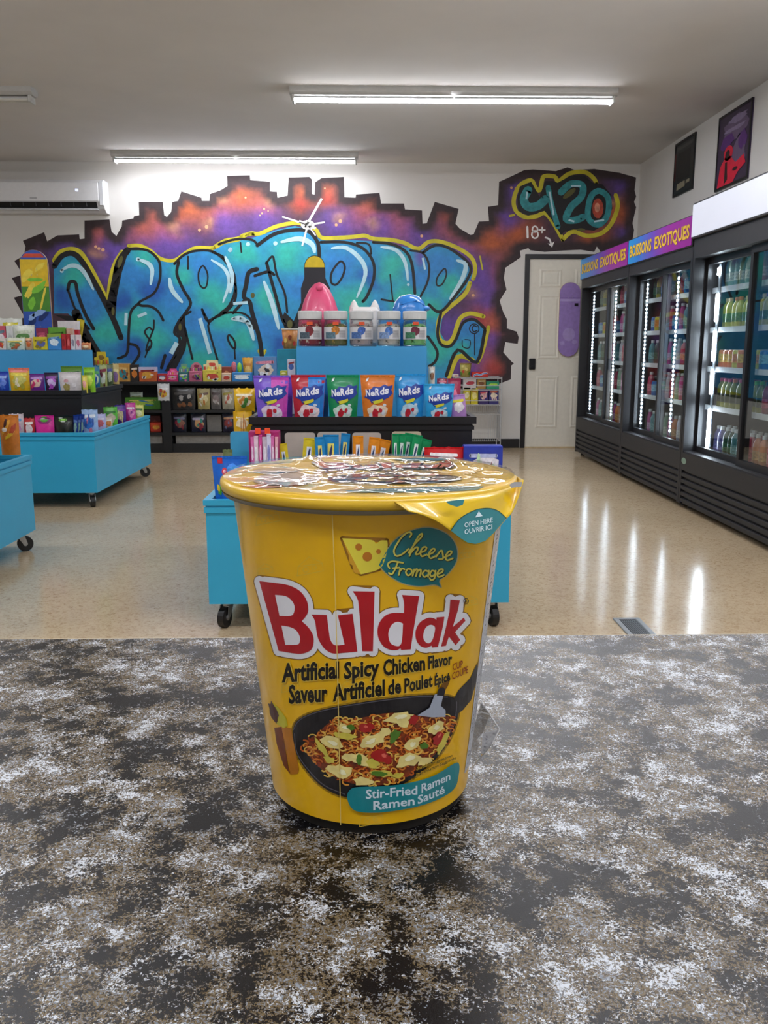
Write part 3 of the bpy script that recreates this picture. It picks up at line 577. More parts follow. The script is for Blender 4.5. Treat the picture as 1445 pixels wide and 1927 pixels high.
# captions
txt = M('120C08', rough=.35, coat=.4, var=0)
lines = [('Artificial', 530, 1283, 638, 1275, 34, 30), ('Spicy', 647, 1277, 714, 1269, 30, 29), ('Chicken', 721, 1271, 800, 1260, 29, 26), ('Flavor', 806, 1259, 851, 1249, 24, 20),
         ('Saveur', 543, 1323, 616, 1319, 33, 31), ('Artificiel', 626, 1319, 724, 1308, 31, 29), ('de', 730, 1307, 755, 1303, 27, 26), ('Poulet', 761, 1303, 814, 1291, 26, 23), ('Épicé', 818, 1290, 847, 1280, 18, 15)]
arts('caption_halo', [corner_word for w in lines for corner_word in [word(w[0], *w[1:], bold=.07)]], M('E9C94A', rough=.35, coat=.4, var=0), cup, cupmap(4), KX, KY)
arts('caption', [word(w[0], *w[1:], bold=.036) for w in lines], txt, cup, cupmap(5), KX, KY)
arts('caption_small', [word('CUP', 852, 1262, 871, 1255, 13, bold=.01), word('COUPE', 851, 1279, 881, 1266, 13, bold=.01)], M('8C2A12', rough=.35, coat=.4, var=0), cup, cupmap(5), KX, KY)
art('registered_mark', [outline(disc(877, 1131, 4.6, 5)[0][1:], 1.1), word('R', 875, 1133.5, 879, 1133.5, 5, bold=.01)], txt, cup, cupmap(5))
# flavour bubble
tealm = M('0F7C86', rough=.3, coat=.5, var=.08, scale=120)
bub = sm(p5((730, 330), (775, 250), (830, 190), (920, 150), (1000, 145), (1080, 180), (1120, 240), (1120, 310), (1080, 370), (1035, 405), (1042, 440), (1010, 428), (930, 435), (850, 420), (780, 380)), (0, 10))
art('bubble_rim', [corner_outline(bub, 4)], M('C9C79A', rough=.3, coat=.5), cup, cupmap(1), KX, KY)
art('flavour_bubble', [fill(bub)], tealm, cup, cupmap(2), KX, KY)
scr = [((885, 190), (895, 172), (878, 165), (845, 190), (815, 235), (806, 262), (818, 284), (848, 275), (880, 248)), ((880, 268), (910, 225), (943, 190), (948, 172), (930, 185), (900, 240), (884, 284)), ((890, 270), (910, 246), (924, 240), (926, 252), (915, 276), (932, 274)),
       ((935, 268), (962, 258), (970, 242), (955, 240), (940, 262), (946, 286), (972, 276)), ((976, 280), (1004, 266), (1012, 250), (998, 250), (982, 274), (990, 296), (1016, 284)), ((1018, 288), (1044, 256), (1052, 276), (1052, 298), (1032, 300)), ((1058, 292), (1088, 278), (1097, 262), (1082, 262), (1066, 286), (1074, 306), (1102, 296)),
       ((784, 346), (775, 326), (798, 311), (852, 319)), ((826, 316), (812, 350), (796, 376), (780, 370)), ((800, 346), (832, 343)), ((838, 348), (830, 380)), ((834, 362), (848, 348), (859, 352)), ((892, 352), (876, 350), (866, 366), (876, 382), (892, 374), (896, 358), (888, 350)), ((908, 352), (900, 384)), ((904, 366), (920, 350), (924, 360), (916, 386)), ((920, 366), (938, 352), (942, 362), (936, 388)),
       ((978, 362), (962, 358), (950, 374), (960, 390), (976, 380)), ((982, 358), (978, 390)), ((1012, 362), (998, 358), (988, 374), (996, 388), (1010, 378)), ((1016, 358), (1010, 396), (994, 406), (986, 396)), ((1024, 376), (1048, 366), (1052, 352), (1036, 354), (1024, 374), (1032, 390), (1058, 380))]
arts('script_shade', [stroke([(x+.9, y+1) for x, y in p5(*q)], 4.4) for q in scr], M('1D3A2C', rough=.4), cup, cupmap(3), KX, KY)
arts('script_lettering', [stroke(p5(*q), 3.2) for q in scr], M('EFE86A', rough=.3, coat=.4, var=.02), cup, cupmap(4), KX, KY)
# cheese picture
art('cheese_shade', [corner_outline(p5((545, 195), (770, 205), (775, 230), (760, 310), (730, 350), (640, 375), (600, 340)), 8)], brn, cup, cupmap(1), KX, KY)
art('cheese_face', [fill(sm(p5((545, 195), (690, 203), (715, 222), (740, 206), (772, 206), (774, 240), (758, 310), (728, 352), (640, 377)), (0, 4, 8)))], M('EDE04A', rough=.3, coat=.4), cup, cupmap(2), KX, KY)
art('cheese_side', [fill(p5((545, 195), (640, 377), (604, 368), (596, 330), (582, 322), (578, 280)))], M('D9A32A', rough=.3, coat=.4), cup, cupmap(2), KX, KY)
arts('cheese_hole', [disc(*p5((628, 239))[0], 6.5), disc(*p5((672, 288))[0], 9), disc(*p5((728, 262))[0], 4.5)], M('C47A22', rough=.3, coat=.4), cup, cupmap(3), KX, KY)
FA = []
for x, y, s_ in ((585, 1072, 1.), (505, 978, .9), (500, 1075, .6), (880, 1045, .6), (700, 1545, .9), (885, 1135, .6), (548, 1295, .7), (655, 1296, .6), (600, 1410, .01)):
    F1 = []
    for q in (((-26, 12), (24, 2), (20, -14), (-4, -24), (-24, -6), (-26, 12)), ((-24, -6), (22, -12))): F1.append(stroke([(x+a*s_, y+b_*s_) for a, b_ in q], 1.5, 0))
    F1 += [outline(disc(x-10*s_, y+0*s_, 5*s_)[0][1:], 1.4), outline(disc(x+6*s_, y-4*s_, 4*s_)[0][1:], 1.4)]
    FA.append(F1)
FA = [merge(g) for g in FA]
arts('faint_cheese_sketch', FA, M('E0BC3C', rough=.32, coat=.5, var=.02), cup, cupmap(.5), KX, KY)
# pan of noodles
pan = sm(p6((297, 420), (330, 355), (440, 310), (620, 275), (820, 247), (960, 235), (1075, 240), (1125, 265), (1130, 330), (1100, 430), (1040, 530), (960, 610), (840, 690), (700, 740), (560, 748), (450, 700), (370, 620), (315, 530)))
art('pan_halo', [corner_outline(pan, 7)], M('B08A18', rough=.35, coat=.4), cup, cupmap(1), KX, KY)
pk = M('1C1A1E', rough=.3, coat=.4, var=.2, scale=300)
art('pan_picture', [fill(pan), fill(p6((1110, 250), (1130, 212), (1190, 150), (1215, 95), (1228, 70), (1226, 150), (1195, 260), (1155, 310), (1120, 335)))], pk, cup, cupmap(2), KX, KY)
art('pan_rim', [stroke(p6((305, 430), (318, 525), (375, 612), (455, 690), (560, 735)), 1.6), stroke(p6((300, 410), (335, 358), (440, 316), (620, 282), (820, 254), (960, 242), (1075, 247)), 1.6), stroke(p6((1122, 270), (1118, 330), (1090, 420)), 1.6)], M('5E5C66', rough=.3), cup, cupmap(3), KX, KY)
NO = sm(p6((350, 490), (420, 430), (500, 365), (640, 350), (780, 325), (900, 335), (1000, 345), (1112, 350), (1090, 430), (1030, 515), (930, 605), (800, 678), (650, 690), (520, 655), (420, 590)))
art('noodle_bed', [fill(NO)], M('7A3312', rough=.4, coat=.4, var=.4, scale=500), cup, cupmap(3), KX, KY)
def inside(x, y, poly):
    c = False
    for (ax, ay), (bx, by) in zip(poly, poly[1:]+poly[:1]):
        if (ay > y) != (by > y) and x < (bx-ax)*(y-ay)/(by-ay)+ax: c = not c
    return c
rn = random.Random(3)
nb = {k: [] for k in ('C4601E', '9C3812', 'E29A3A', 'EAC25A', 'D47A2A')}; ks = list(nb)
cnt = 0
while cnt < 560:
    x = rn.uniform(570, 858); y = rn.uniform(1345, 1478)
    if not inside(x, y, NO): continue
    cnt += 1; a = rn.uniform(0, 6.28); r = rn.uniform(4, 9); sp = rn.uniform(1.6, 4.2)
    pts = [(x+r*math.cos(a+sp*k/4), y+r*.75*math.sin(a+sp*k/4)) for k in range(5)]
    nb[ks[cnt % 5]].append(stroke(pts, rn.uniform(2., 3.2), 2))
for k, (h, it) in enumerate(nb.items()): art('noodle_strands', it, M(h, rough=.35, coat=.4, var=.1), cup, cupmap(4+k*.8), KX, None)['kind'] = 'stuff'
def blobs(name, col, spots, lay, wob=.5):
    arts(name, [disc(440+x/2.6759, 1220+y/2.6759, rx, ry, 14, rot, wob) for x, y, rx, ry, rot in spots], M(col, rough=.3, coat=.5, var=.12, scale=300), cup, cupmap(lay), KX, None)
blobs('melted_cheese', 'E9D98A', [(560, 405, 14, 8, .2), (500, 480, 22, 11, .3), (700, 465, 24, 11, -.4), (830, 350, 26, 9, -.2), (850, 375, 12, 9, 0), (900, 480, 16, 10, -.5), (1020, 400, 16, 10, -.6), (880, 560, 24, 12, -.3), (540, 620, 24, 12, .2), (640, 560, 18, 12, .4), (650, 670, 18, 8, 0), (760, 420, 10, 8, 0), (960, 570, 14, 8, -.3), (580, 550, 14, 8, .2)], 9)
blobs('cheese_glints', 'FBF3C8', [(560, 400, 6, 3, .2), (500, 478, 10, 4, .3), (690, 470, 10, 4, -.4), (840, 345, 10, 4, -.2), (900, 485, 6, 4, -.5), (1020, 400, 6, 4, -.6), (885, 555, 10, 5, -.3), (545, 625, 8, 5, .2)], 10)
blobs('cabbage_pieces', 'CFC24E', [(440, 500, 5, 22, -.6), (560, 440, 22, 6, .2), (1050, 480, 6, 22, .5), (740, 630, 22, 6, .1), (480, 560, 12, 6, .4), (830, 640, 10, 5, 0), (700, 580, 12, 8, .3)], 9.5)
blobs('green_vegetables', '4E7A22', [(590, 398, 8, 6, .3), (810, 440, 9, 14, .5), (630, 560, 6, 10, 0), (960, 492, 9, 6, 0), (730, 632, 16, 5, .1)], 10.5)
blobs('red_chillies', 'A81E1C', [(670, 400, 13, 9, .1), (740, 545, 16, 12, .2), (905, 360, 8, 10, .3), (1030, 450, 8, 15, .6), (770, 560, 9, 8, 0)], 10.5)
blobs('chilli_glints', 'E06A58', [(665, 395, 4, 2.5, .1), (755, 540, 5, 4, .2), (1035, 440, 2, 5, .6)], 11.2)
art('spatula_picture', [fill(p6((1012, 232), (1058, 222), (1042, 290), (1066, 312), (1066, 345), (1000, 348), (925, 338), (985, 300)))], M('A9B4C6', rough=.3, coat=.4), cup, cupmap(9.8), KX, KY)
art('spatula_grip', [fill(p6((1022, 238), (1030, 205), (1055, 195), (1066, 212), (1058, 240)))], M('26262E', rough=.3), cup, cupmap(9.9), KX, KY)
art('spatula_handle', [fill(p6((1032, 205), (1060, 165), (1092, 150), (1078, 190), (1062, 215)))], M('7A5218', rough=.3), cup, cupmap(4.2), KX, KY)
# banner
ban = sm(p6((570, 750), (590, 708), (640, 698), (740, 695), (860, 682), (1000, 645), (1110, 580), (1135, 585), (1132, 640), (1115, 700), (1060, 745), (950, 790), (800, 820), (680, 828), (600, 812)))
art('banner', [fill(ban)], M('0F8590', rough=.3, coat=.5, var=.06, scale=120), cup, cupmap(11.8), KX, KY)
q = lambda *p: p6(p)[0]
def w6(s, x0, y0, x1, y1, h0, h1, **k):
    a = q(x0, y0); b_ = q(x1, y1); return word(s, a[0], a[1], b_[0], b_[1], h0/2.6759, h1/2.6759, **k)
arts('banner_lettering', [w6('Stir-Fried', 664, 758, 924, 735, 45, 44, bold=.02), w6('Ramen', 945, 728, 1090, 660, 44, 38, bold=.02), w6('Ramen', 702, 815, 910, 788, 44, 42, bold=.02), w6('Sauté', 926, 785, 1062, 728, 42, 38, bold=.02)], M('D6E6F2', rough=.3, coat=.4, var=.02), cup, cupmap(12.6), KX, KY)
sv = [('Serving Suggestion', 918, 615, 1100, 545), ('Présentation Suggérée', 914, 648, 1120, 556)]
arts('serving_note_halo', [w6(s, x0, y0, x1, y1, 15, 13, bold=.07, shear=.2) for s, x0, y0, x1, y1 in sv], M('D9B020', rough=.35), cup, cupmap(12), KX, KY)
arts('serving_note', [w6(s, x0, y0, x1, y1, 15, 13, bold=.005, shear=.2) for s, x0, y0, x1, y1 in sv], txt, cup, cupmap(12.6), KX, KY)
# wooden handle and bowl picture at the left edge, white panel at the right edge
art('wooden_handle_picture', [fill(p6((203, 400), (240, 395), (275, 600), (285, 636), (250, 590), (215, 480)))], M('7A3A16', rough=.3, coat=.4, var=.2, scale=200), cup, cupmap(2), KX, KY)
art('wooden_handle_edge', [fill(p6((240, 395), (288, 402), (328, 610), (322, 632), (285, 636)))], M('C07A1E', rough=.3, coat=.4, var=.12, scale=200), cup, cupmap(2), KX, KY)
art('bowl_picture', [fill(p6((190, 270), (225, 300), (262, 350), (272, 390), (250, 402), (215, 380)))], M('C9C22A', rough=.3, coat=.4), cup, cupmap(2), KX, KY)
art('bowl_food', [disc(*q(200, 320), 7, 20, rot=-.3, wob=.4)], M('4A1A14', rough=.3, coat=.4), cup, cupmap(3), KX, KY)
def polar(off):
    return lambda ph, z: (CX+(cone_r(z)+off)*math.sin(ph), CY-(cone_r(z)+off)*math.cos(ph), z)
def ph_of(px, py):
    p = oncup(0)(px, py); return math.atan2(p.x-CX, -(p.y-CY)), p.z
pa = [ph_of(933, 985), ph_of(923, 1060), ph_of(908, 1180), ph_of(892, 1310), ph_of(881, 1400), ph_of(873, 1456)]
art('white_panel', [fill(pa+[(p+.9, z) for p, z in reversed(pa)])], M('C9CDD6', rough=.3, coat=.5, var=.03), cup, polar(LAY*2), .05, .01)
PT = []
for k in range(60):
    f = k/60; z = pa[0][1]+(pa[-1][1]-pa[0][1])*f; pb = pa[0][0]+(pa[-1][0]-pa[0][0])*f
    for j in range(6):
        a = pb+.05+j*.09; PT.append(stroke([(a, z), (a+R.uniform(.0, .05), z+R.uniform(-.0002, .0006))], .0005, 0))
art('panel_small_print', PT, M('4E5568', rough=.4), cup, polar(LAY*3), .05)
art('film_seam', [stroke([(625, 968), (632, 1150), (637, 1350), (641, 1552)], 1.6)], M('E8CF78', rough=.2, coat=.6), cup, cupmap(13), KX, 20)
# lid
lid_m = M('E4BA2A', rough=.3, coat=.4, var=.05, scale=60)
RL = .0476
part('lid', MB().lathe((CX, CY, 0), [(.0005, ZT-.0004), (.030, ZT-.0004), (.0440, ZT), (.0462, ZT), (.0474, ZT-.0008), (RL, ZT-.002), (.0472, ZT-.0036), (.0452, ZT-.0046), (RT, ZT-.0048)], NCUP, cap=False), lid_m, cup, smooth=True, label='peel-off foil lid')
part('lid_edge', MB().lathe((CX, CY, 0), [(.0473, ZT-.0037), (.0466, ZT-.0050), (.0448, ZT-.0054), (RT-.001, ZT-.0052)], NCUP, cap=False), M('8E8672', rough=.5), cup, smooth=True)
lm = lambda n: (lambda x, y: Vector((CX+x, CY+y, ZT+.00012*n)))
def lidletters(sx, ox, oy): return lambda pts: [((x-690)*sx+ox, (1170-y)*sx+oy) for x, y in pts]
LT = lidletters(.000125, .006, .017)
art('lid_logo_outline', [corner_outline(LT(o), .0022) for o, h in GL]+[fill(LT(o)) for o, h in GL], M('DDE0EA', rough=.3, coat=.4), cup, lm(1))
art('lid_logo', [fill(LT(o), [LT(x) for x in h]) for o, h in GL], M('B41622', rough=.3, coat=.4), cup, lm(2))
art('lid_bubble', [disc(.019, .034, .010, .0045)], tealm, cup, lm(1))
art('lid_pan', [disc(.008, -.012, .021, .010, 28)], pk, cup, lm(1))
art('lid_noodles', [disc(.008+R.uniform(-.015, .015), -.012+R.uniform(-.006, .006), R.uniform(.002, .005), R.uniform(.001, .003), 10, R.random()*3, .4) for k in range(26)], M('B4541E', rough=.35, coat=.4, var=.4, scale=900), cup, lm(2))
art('lid_noodle_bits', [disc(.008+R.uniform(-.014, .014), -.012+R.uniform(-.006, .006), R.uniform(.001, .003), R.uniform(.001, .002), 10, R.random()*3, .4) for k in range(16)], M('E3C46A', rough=.35, coat=.4, var=.3, scale=900), cup, lm(3))
art('lid_banner', [fill([(-.004, -.034), (.030, -.028), (.032, -.032), (.026, -.037), (-.002, -.039)], smooth=3)], tealm, cup, lm(1))
art('lid_caption', [word('Spicy Chicken', -.018, .0035, .024, .0035, .004, down=False), word('Poulet Épicé', -.018, -.0015, .022, -.0015, .0035, down=False)], txt, cup, lm(2))
art('lid_banner_lettering', [word('Stir-Fried Ramen', .000, -.0365, .027, -.0335, .003, down=False)], M('D6E6F2', rough=.3), cup, lm(2))
art('lid_side_picture', [disc(-.026, -.012, .010, .014, wob=.2), disc(-.030, .006, .008, .008, wob=.2)], M('B9A08C', rough=.3, coat=.4, var=.2, scale=300), cup, lm(1))
art('lid_orange_corner', [disc(-.031, -.027, .006, .004, wob=.3)], M('B8651E', rough=.3, coat=.4), cup, lm(1))
# pull tab, bent down from the rim towards the right front
pf = math.radians(42); tdir = Vector((math.cos(pf), math.sin(pf), 0)); nout = Vector((math.sin(pf), -math.cos(pf), 0))
rimp = Vector((CX, CY, ZT-.001))+nout*(RL+.0004)
dn = (nout*math.sin(math.radians(24))+Vector((0, 0, -1))*math.cos(math.radians(24))).normalized(); pn = tdir.cross(dn).normalized()
if pn.dot(EYE-rimp) < 0: pn = -pn
def ontab(off):
    def fn(px, py):
        d = ray(px, py); o = rimp+pn*off; return EYE+d*((o-EYE).dot(pn)/d.dot(pn))
    return fn
low = smooth_pts([(769, 962), (795, 969), (822, 981), (848, 999), (867, 1015), (880, 1023), (895, 1025.5), (913, 1020), (929, 1004), (953, 976), (962, 966), (974, 938), (981, 917), (985, 903)], 3)
n = len(low); mb = MB(); rows = 6; vs = []
for j in range(rows+1):
    for k, p in enumerate(low):
        a0 = math.radians(8)+(math.radians(92)-math.radians(8))*k/(n-1)
        top = Vector((CX+RL*math.sin(a0), CY-RL*math.cos(a0), ZT-.0012)); bot = ontab(0)(*p); s_ = j/rows
        vs.append(top.lerp(bot, s_)+nout*.0012*math.sin(math.pi*s_)*0)
mb.add(vs, [(j*n+k, j*n+k+1, (j+1)*n+k+1, (j+1)*n+k) for j in range(rows) for k in range(n-1)])
tab = part('pull_tab', mb, M('E2BC12', rough=.3, coat=.5, var=.04), cup, smooth=True, label='bent pull tab of the lid')
sd = tab.modifiers.new('thickness', 'SOLIDIFY'); sd.thickness = .0003; sd.offset = 0
art('tab_circle_rim', [corner_outline([(848, 999), (863, 979), (880, 967), (899, 959), (920, 957), (937, 962), (953, 975.5)], 2.2) if False else stroke([(849, 998), (863, 979), (880, 967), (899, 959), (920, 957), (937, 962), (952, 975)], 2.4)], M('0B4A3A', rough=.3), tab, ontab(.0005))
art('tab_circle', [fill([(849, 999), (863, 979), (880, 967), (899, 959), (920, 957), (937, 962), (952, 976), (929, 1003), (913, 1018), (895, 1023.5), (880, 1021), (867, 1013)])], tealm, tab, ontab(.0006))
arts('tab_lettering', [word('OPEN', 874, 992.5, 900, 987.5, 9, bold=.012), word('HERE', 904, 987, 927, 982.5, 9, bold=.012), word('OUVRIR', 874, 1005.5, 911, 998.5, 9, bold=.012), word('ICI', 914, 998, 926, 995.5, 9, bold=.012), fill([(901, 962), (908, 971), (894, 973.6)])], M('CFE4EC', rough=.3), tab, ontab(.0008))
art('tab_blob', [fill([(838, 944), (858, 941), (874, 940), (871, 950), (860, 954), (847, 950)])], tealm, tab, ontab(.003))
art('tab_foil', [fill([(958, 912), (968, 907), (983, 907), (981, 916), (962, 918)])], M('B8BCC4', rough=.25, metal=.8), tab, ontab(.0012))
# shrink film: wrinkled sheet over the lid and a flap at the right
film = glass_mat('shrink_film', 'FFFFFF', .15, .03)
bmn = MB(); NR, NA = 34, 120
vs = []
for i in range(NR+1):
    r = .0466*i/NR
    for k in range(NA):
        a = 2*math.pi*k/NA; x = r*math.cos(a); y = r*math.sin(a)
        h = .0009*max(0, mnoise.noise(Vector((x*70+y*25, y*160, 1.3))))+.0012*max(0, mnoise.noise(Vector((x*120, y*60, 4.2)))-.1)+.0006*abs(mnoise.noise(Vector((x*260, y*220, 7))))
        for bx, by, br, bh in ((-.020, .014, .008, .0035), (.027, .004, .009, .0035)):
            dd = math.hypot(x-bx, y-by)/br
            if dd < 1: h += bh*(1-dd*dd)**2*(.5+.9*abs(mnoise.noise(Vector((x*420, y*420, 2)))))
        h *= min(1, (NR-i)/4)
        vs.append((CX+x, CY+y, ZT+.0007+h))
bmn.add(vs, [(i*NA+k, i*NA+(k+1) % NA, (i+1)*NA+(k+1) % NA, (i+1)*NA+k) for i in range(NR) for k in range(NA)])
part('shrink_film', bmn, film, cup, smooth=True, label='crinkled clear shrink film over the lid')
fp = [(905, 1322), (922, 1345), (940, 1372), (926, 1400), (905, 1425), (888, 1445), (888, 1400), (894, 1360)]
fm = MB(); yb = CY-.006
pts = [at(x, y, yb+.004*math.sin(i*1.7)) for i, (x, y) in enumerate(fp)]
cen = at(908, 1380, yb+.004)
fm.add([cen]+pts, [(0, k+1, (k+1) % len(pts)+1) for k in range(len(pts))])
fl = part('film_flap', fm, glass_mat('film_flap_plastic', 'F4F4F4', .16, .12), cup, label='loose clear film flap at the side')
fe = MB()
for a, b_ in zip(pts[:5], pts[1:6]): fe.cyl(a, b_, .0002, n=6)
part('film_flap_seam', fe, M('C9CBCE', rough=.25), fl)
# ------------------------------------------------------------------ drink coolers along the right wall
FX = 2.22; GX = 2.285
black = M('1B1A1D', rough=.42, var=.12); black2 = M('242326', rough=.5, var=.12)
sg, nt, b = nodes_mat('cooler_sign_print'); tc = nt.nodes.new('ShaderNodeTexCoord'); sp = nt.nodes.new('ShaderNodeSeparateXYZ'); nt.links.new(tc.outputs['Generated'], sp.inputs[0])
nz = tex(nt, 'Noise', 30, 2, .5, tc.outputs['Object']); ad = nt.nodes.new('ShaderNodeMath'); ad.operation = 'MULTIPLY_ADD'; ad.inputs[1].default_value = .06
nt.links.new(nz.outputs['Fac'], ad.inputs[0]); nt.links.new(sp.outputs['Y'], ad.inputs[2])
gr = ramp(nt, ad.outputs[0], [(0, 'A01FA0'), (.35, 'A428A8'), (.62, '6A55C8'), (.85, '2E86E0'), (1, '1FA2EA')])
nt.links.new(gr.outputs[0], b.inputs['Base Color']); b.inputs['Roughness'].default_value = .3
glass = glass_mat('cooler_glass', 'F3F7F7', .06, .01)
inner = M('B9BEC4', rough=.5, var=.03); shelf_m = M('DADDE0', rough=.4, var=.03)
led_m = M('E8F2FF', emit=LED_POWER, var=0); ledb = M('8E949C', rough=.4)
SHELF = [.72, .98, 1.24, 1.50]
def cooler(Y0, Y1, label, sign, leds, hz=(1.783, 1.99), hx=FX):
    t = thing('drink_cooler', (2.58, (Y0+Y1)/2, 0), label, 'cooler', 'drink coolers along the right wall')
    y0, y1 = Y0+.004, Y1-.004; XB = 2.93
    part('base', MB().box(FX+.02, XB, y0, y1, .03, .37), black, t)
    fp = part('base_front', MB().box(FX, FX+.02, y0, y1, .27, .39), black2, t)
    for k in range(5):
        z = .045+k*.045
        part('grille_slat', MB().add([(FX+.001, y0+.03, z), (FX+.001, y1-.03, z), (FX+.001, y1-.03, z+.022), (FX+.001, y0+.03, z+.022), (FX+.019, y0+.03, z+.03), (FX+.019, y1-.03, z+.03), (FX+.019, y0+.03, z-.004), (FX+.019, y1-.03, z-.004)],
             [(0, 1, 2, 3), (3, 2, 5, 4), (0, 6, 7, 1), (0, 3, 4, 6), (1, 7, 5, 2)]), black2, t)
    for y in (y0, y1-.03): part('grille_post', MB().box(FX, FX+.02, y, y+.03, .03, .27), black2, t)
    for y in (y0+.06, y1-.06):
        for x in (FX+.07, XB-.07): part('foot', MB().cyl((x, y, 0), (x, y, .03), .02, n=10), black, t)
    for y in (y0, y1-.035): part('side_wall', MB().box(FX, XB, y, y+.035, .39, hz[1]-.01), black, t)
    part('back_wall', MB().box(XB-.03, XB, y0+.035, y1-.035, .39, hz[0]), inner, t)
    part('cabinet_floor', MB().box(FX+.005, XB-.03, y0+.035, y1-.035, .37, .40), black2, t)
    part('cabinet_top', MB().box(FX+.12, XB, y0+.035, y1-.035, hz[0]-.03, hz[1]-.01), black, t)
    part('top_rail', MB().box(FX, FX+.12, y0+.035, y1-.035, 1.70, hz[0]), black2, t)
    hd = part('header', MB().cbox(hx-.012, FX+.12, y0, y1, hz[0], hz[1], .004), black, t)
    if sign == 'print':
        part('sign_panel', MB().box(hx-.016, hx-.012, y0+.008, y1-.008, hz[0]+.008, hz[1]-.008), sg, hd)
        mp = lambda u, v: (hx-.0185, y1+(y0-y1)*u, hz[0]+v)
        arts('sign_lettering_shade', [word('BOISSONS', .04, .062, .42, .062, .085, bold=.05, down=False), word('EXOTIQUES', .47, .062, .97, .062, .085, bold=.05, down=False)], M('B98A28', rough=.4), hd, lambda u, v: (hx-.0175, y1+(y0-y1)*u, hz[0]+v))
        arts('sign_lettering', [word('BOISSONS', .04, .062, .42, .062, .085, bold=.028, down=False), word('EXOTIQUES', .47, .062, .97, .062, .085, bold=.028, down=False)], M('F2C63A', rough=.4), hd, mp)
    else:
        part('light_panel', MB().cbox(hx-.018, hx-.012, y0+.012, y1-.012, hz[0]+.012, hz[1]-.012, .002), M('C4C8D4', rough=.2, emit=.3, var=.02, scale=3), hd)
    ym = (y0+y1)/2
    for yd0, yd1, gx in ((ym-.02, y1-.035, GX+.03), (y0+.035, ym+.02, GX)):
        d = part('door_frame', MB().box(gx-.014, gx+.014, yd0, yd0+.055, .40, 1.70).box(gx-.014, gx+.014, yd1-.035, yd1, .40, 1.70).box(gx-.014, gx+.014, yd0+.055, yd1-.035, .40, .44).box(gx-.014, gx+.014, yd0+.055, yd1-.035, 1.655, 1.70), black, t)
        part('glass_pane', MB().box(gx-.002, gx+.002, yd0+.055, yd1-.035, .44, 1.655), glass, d)
        part('door_handle', MB().cbox(gx-.024, gx-.014, yd0+.018, yd0+.034, .95, 1.15, .003), black2, d)
    for z in SHELF:
        part('shelf', MB().box(GX+.075, XB-.03, y0+.036, y1-.036, z-.012, z), shelf_m, t)
        part('price_rail', MB().box(GX+.068, GX+.075, y0+.036, y1-.036, z-.03, z+.005), shelf_m, t)
    for kind, px in leds:
        Y = onx(px, 600, GX+.062).y; X = GX+.058
        s_ = part('led_strip', MB().box(X+.002, X+.008, Y-.016, Y+.016, .44, 1.66), ledb, t)
        mb = MB()
        if kind == 'dots':
            n = 36
            for k in range(n):
                z = .48+1.14*k/(n-1); v = [(X-.0005, Y+.013*math.cos(q*math.pi/4), z+.0095*math.sin(q*math.pi/4)) for q in range(8)]
                mb.add(v, [tuple(range(8))])
        else:
            for z0, z1 in kind: mb.cbox(X-.012, X+.001, Y-.012, Y+.012, z0, z1, .004)
        part('led_lights', mb, led_m, s_)['kind'] = 'stuff'
    return t
cooler(7.56, 9.20, 'far black drink cooler with a blue and purple sign, next to the white door', 'print', [('dots', 1117), ('dots', 1158)])
cooler(6.09, 7.56, 'middle black drink cooler with a blue and purple sign', 'print', [('dots', 1216), ('dots', 1273)])
SEG = [(.44, .70), (.80, .96), (1.02, 1.22), (1.28, 1.46), (1.58, 1.63)]
ck = cooler(4.45, 6.09, 'near black drink cooler with a blank lit white header', 'lit', [(SEG, 1349)], hz=(1.825, 2.057), hx=FX-.01)
part('badge', MB().add([(FX-.001, 6.02+.045*math.cos(k*math.pi/8), .335+.022*math.sin(k*math.pi/8)) for k in range(16)], [tuple(range(16))]), M('8FB0A0', rough=.3, metal=.4), ck)
# bottles and cans in the coolers
def drink_proto(kind, body, cap, lab):
    if kind == 'bottle': prof = [(.026, 0), (.03, .004), (.03, .12), (.027, .14), (.013, .165), (.012, .18)]; h = .18
    elif kind == 'slim': prof = [(.021, 0), (.024, .004), (.024, .13), (.021, .15), (.012, .18), (.012, .19)]; h = .19
    else: prof = [(.026, 0), (.031, .007), (.031, .105), (.026, .115)]; h = .115
    n = 12
    me = [('drink_body', mesh_of('drink_body', *(lambda m: (m.v, m.f))(MB().lathe((0, 0, 0), prof, n)), smooth=True), M(body, rough=.2, coat=.3, var=.15, scale=60))]
    if kind == 'can': me.append(('can_lid', mesh_of('can_lid', *(lambda m: (m.v, m.f))(MB().lathe((0, 0, 0), [(.024, .1151), (.024, .117), (.021, .1175)], n))), M(cap, rough=.3, metal=.3)))
    else: me.append(('cap', mesh_of('cap', *(lambda m: (m.v, m.f))(MB().lathe((0, 0, 0), [(.0145, h-.012), (.0145, h+.008), (.012, h+.01)], n))), M(cap, rough=.35)))
    rl = {'bottle': .0304, 'slim': .0244, 'can': .0314}[kind]
    me.append(('drink_label', mesh_of('drink_label', *(lambda m: (m.v, m.f))(MB().lathe((0, 0, 0), [(rl, .035), (rl, .09)], n, cap=False)), smooth=True), M(lab, rough=.3, var=.5, scale=90)))
    for _, m_, mt in me: m_.materials.append(mt)
    return me
DP = {}
def drink(kind, body, cap, lab, x, y, z, label, group):
    k = (kind, body, cap, lab)
    if k not in DP: DP[k] = drink_proto(*k)
    o = bpy.data.objects.new({'can': 'drink_can'}.get(kind, 'drink_bottle'), None); link(o); o.location = (x, y, z); o.empty_display_size = .03
    tag(o, label, 'can' if kind == 'can' else 'bottle', group)
    for nm, me, _ in DP[k]:
        c = bpy.data.objects.new(nm, me); link(c); c.parent = o
CN = {'near': 'near cooler', 'mid': 'middle cooler', 'far': 'far cooler'}
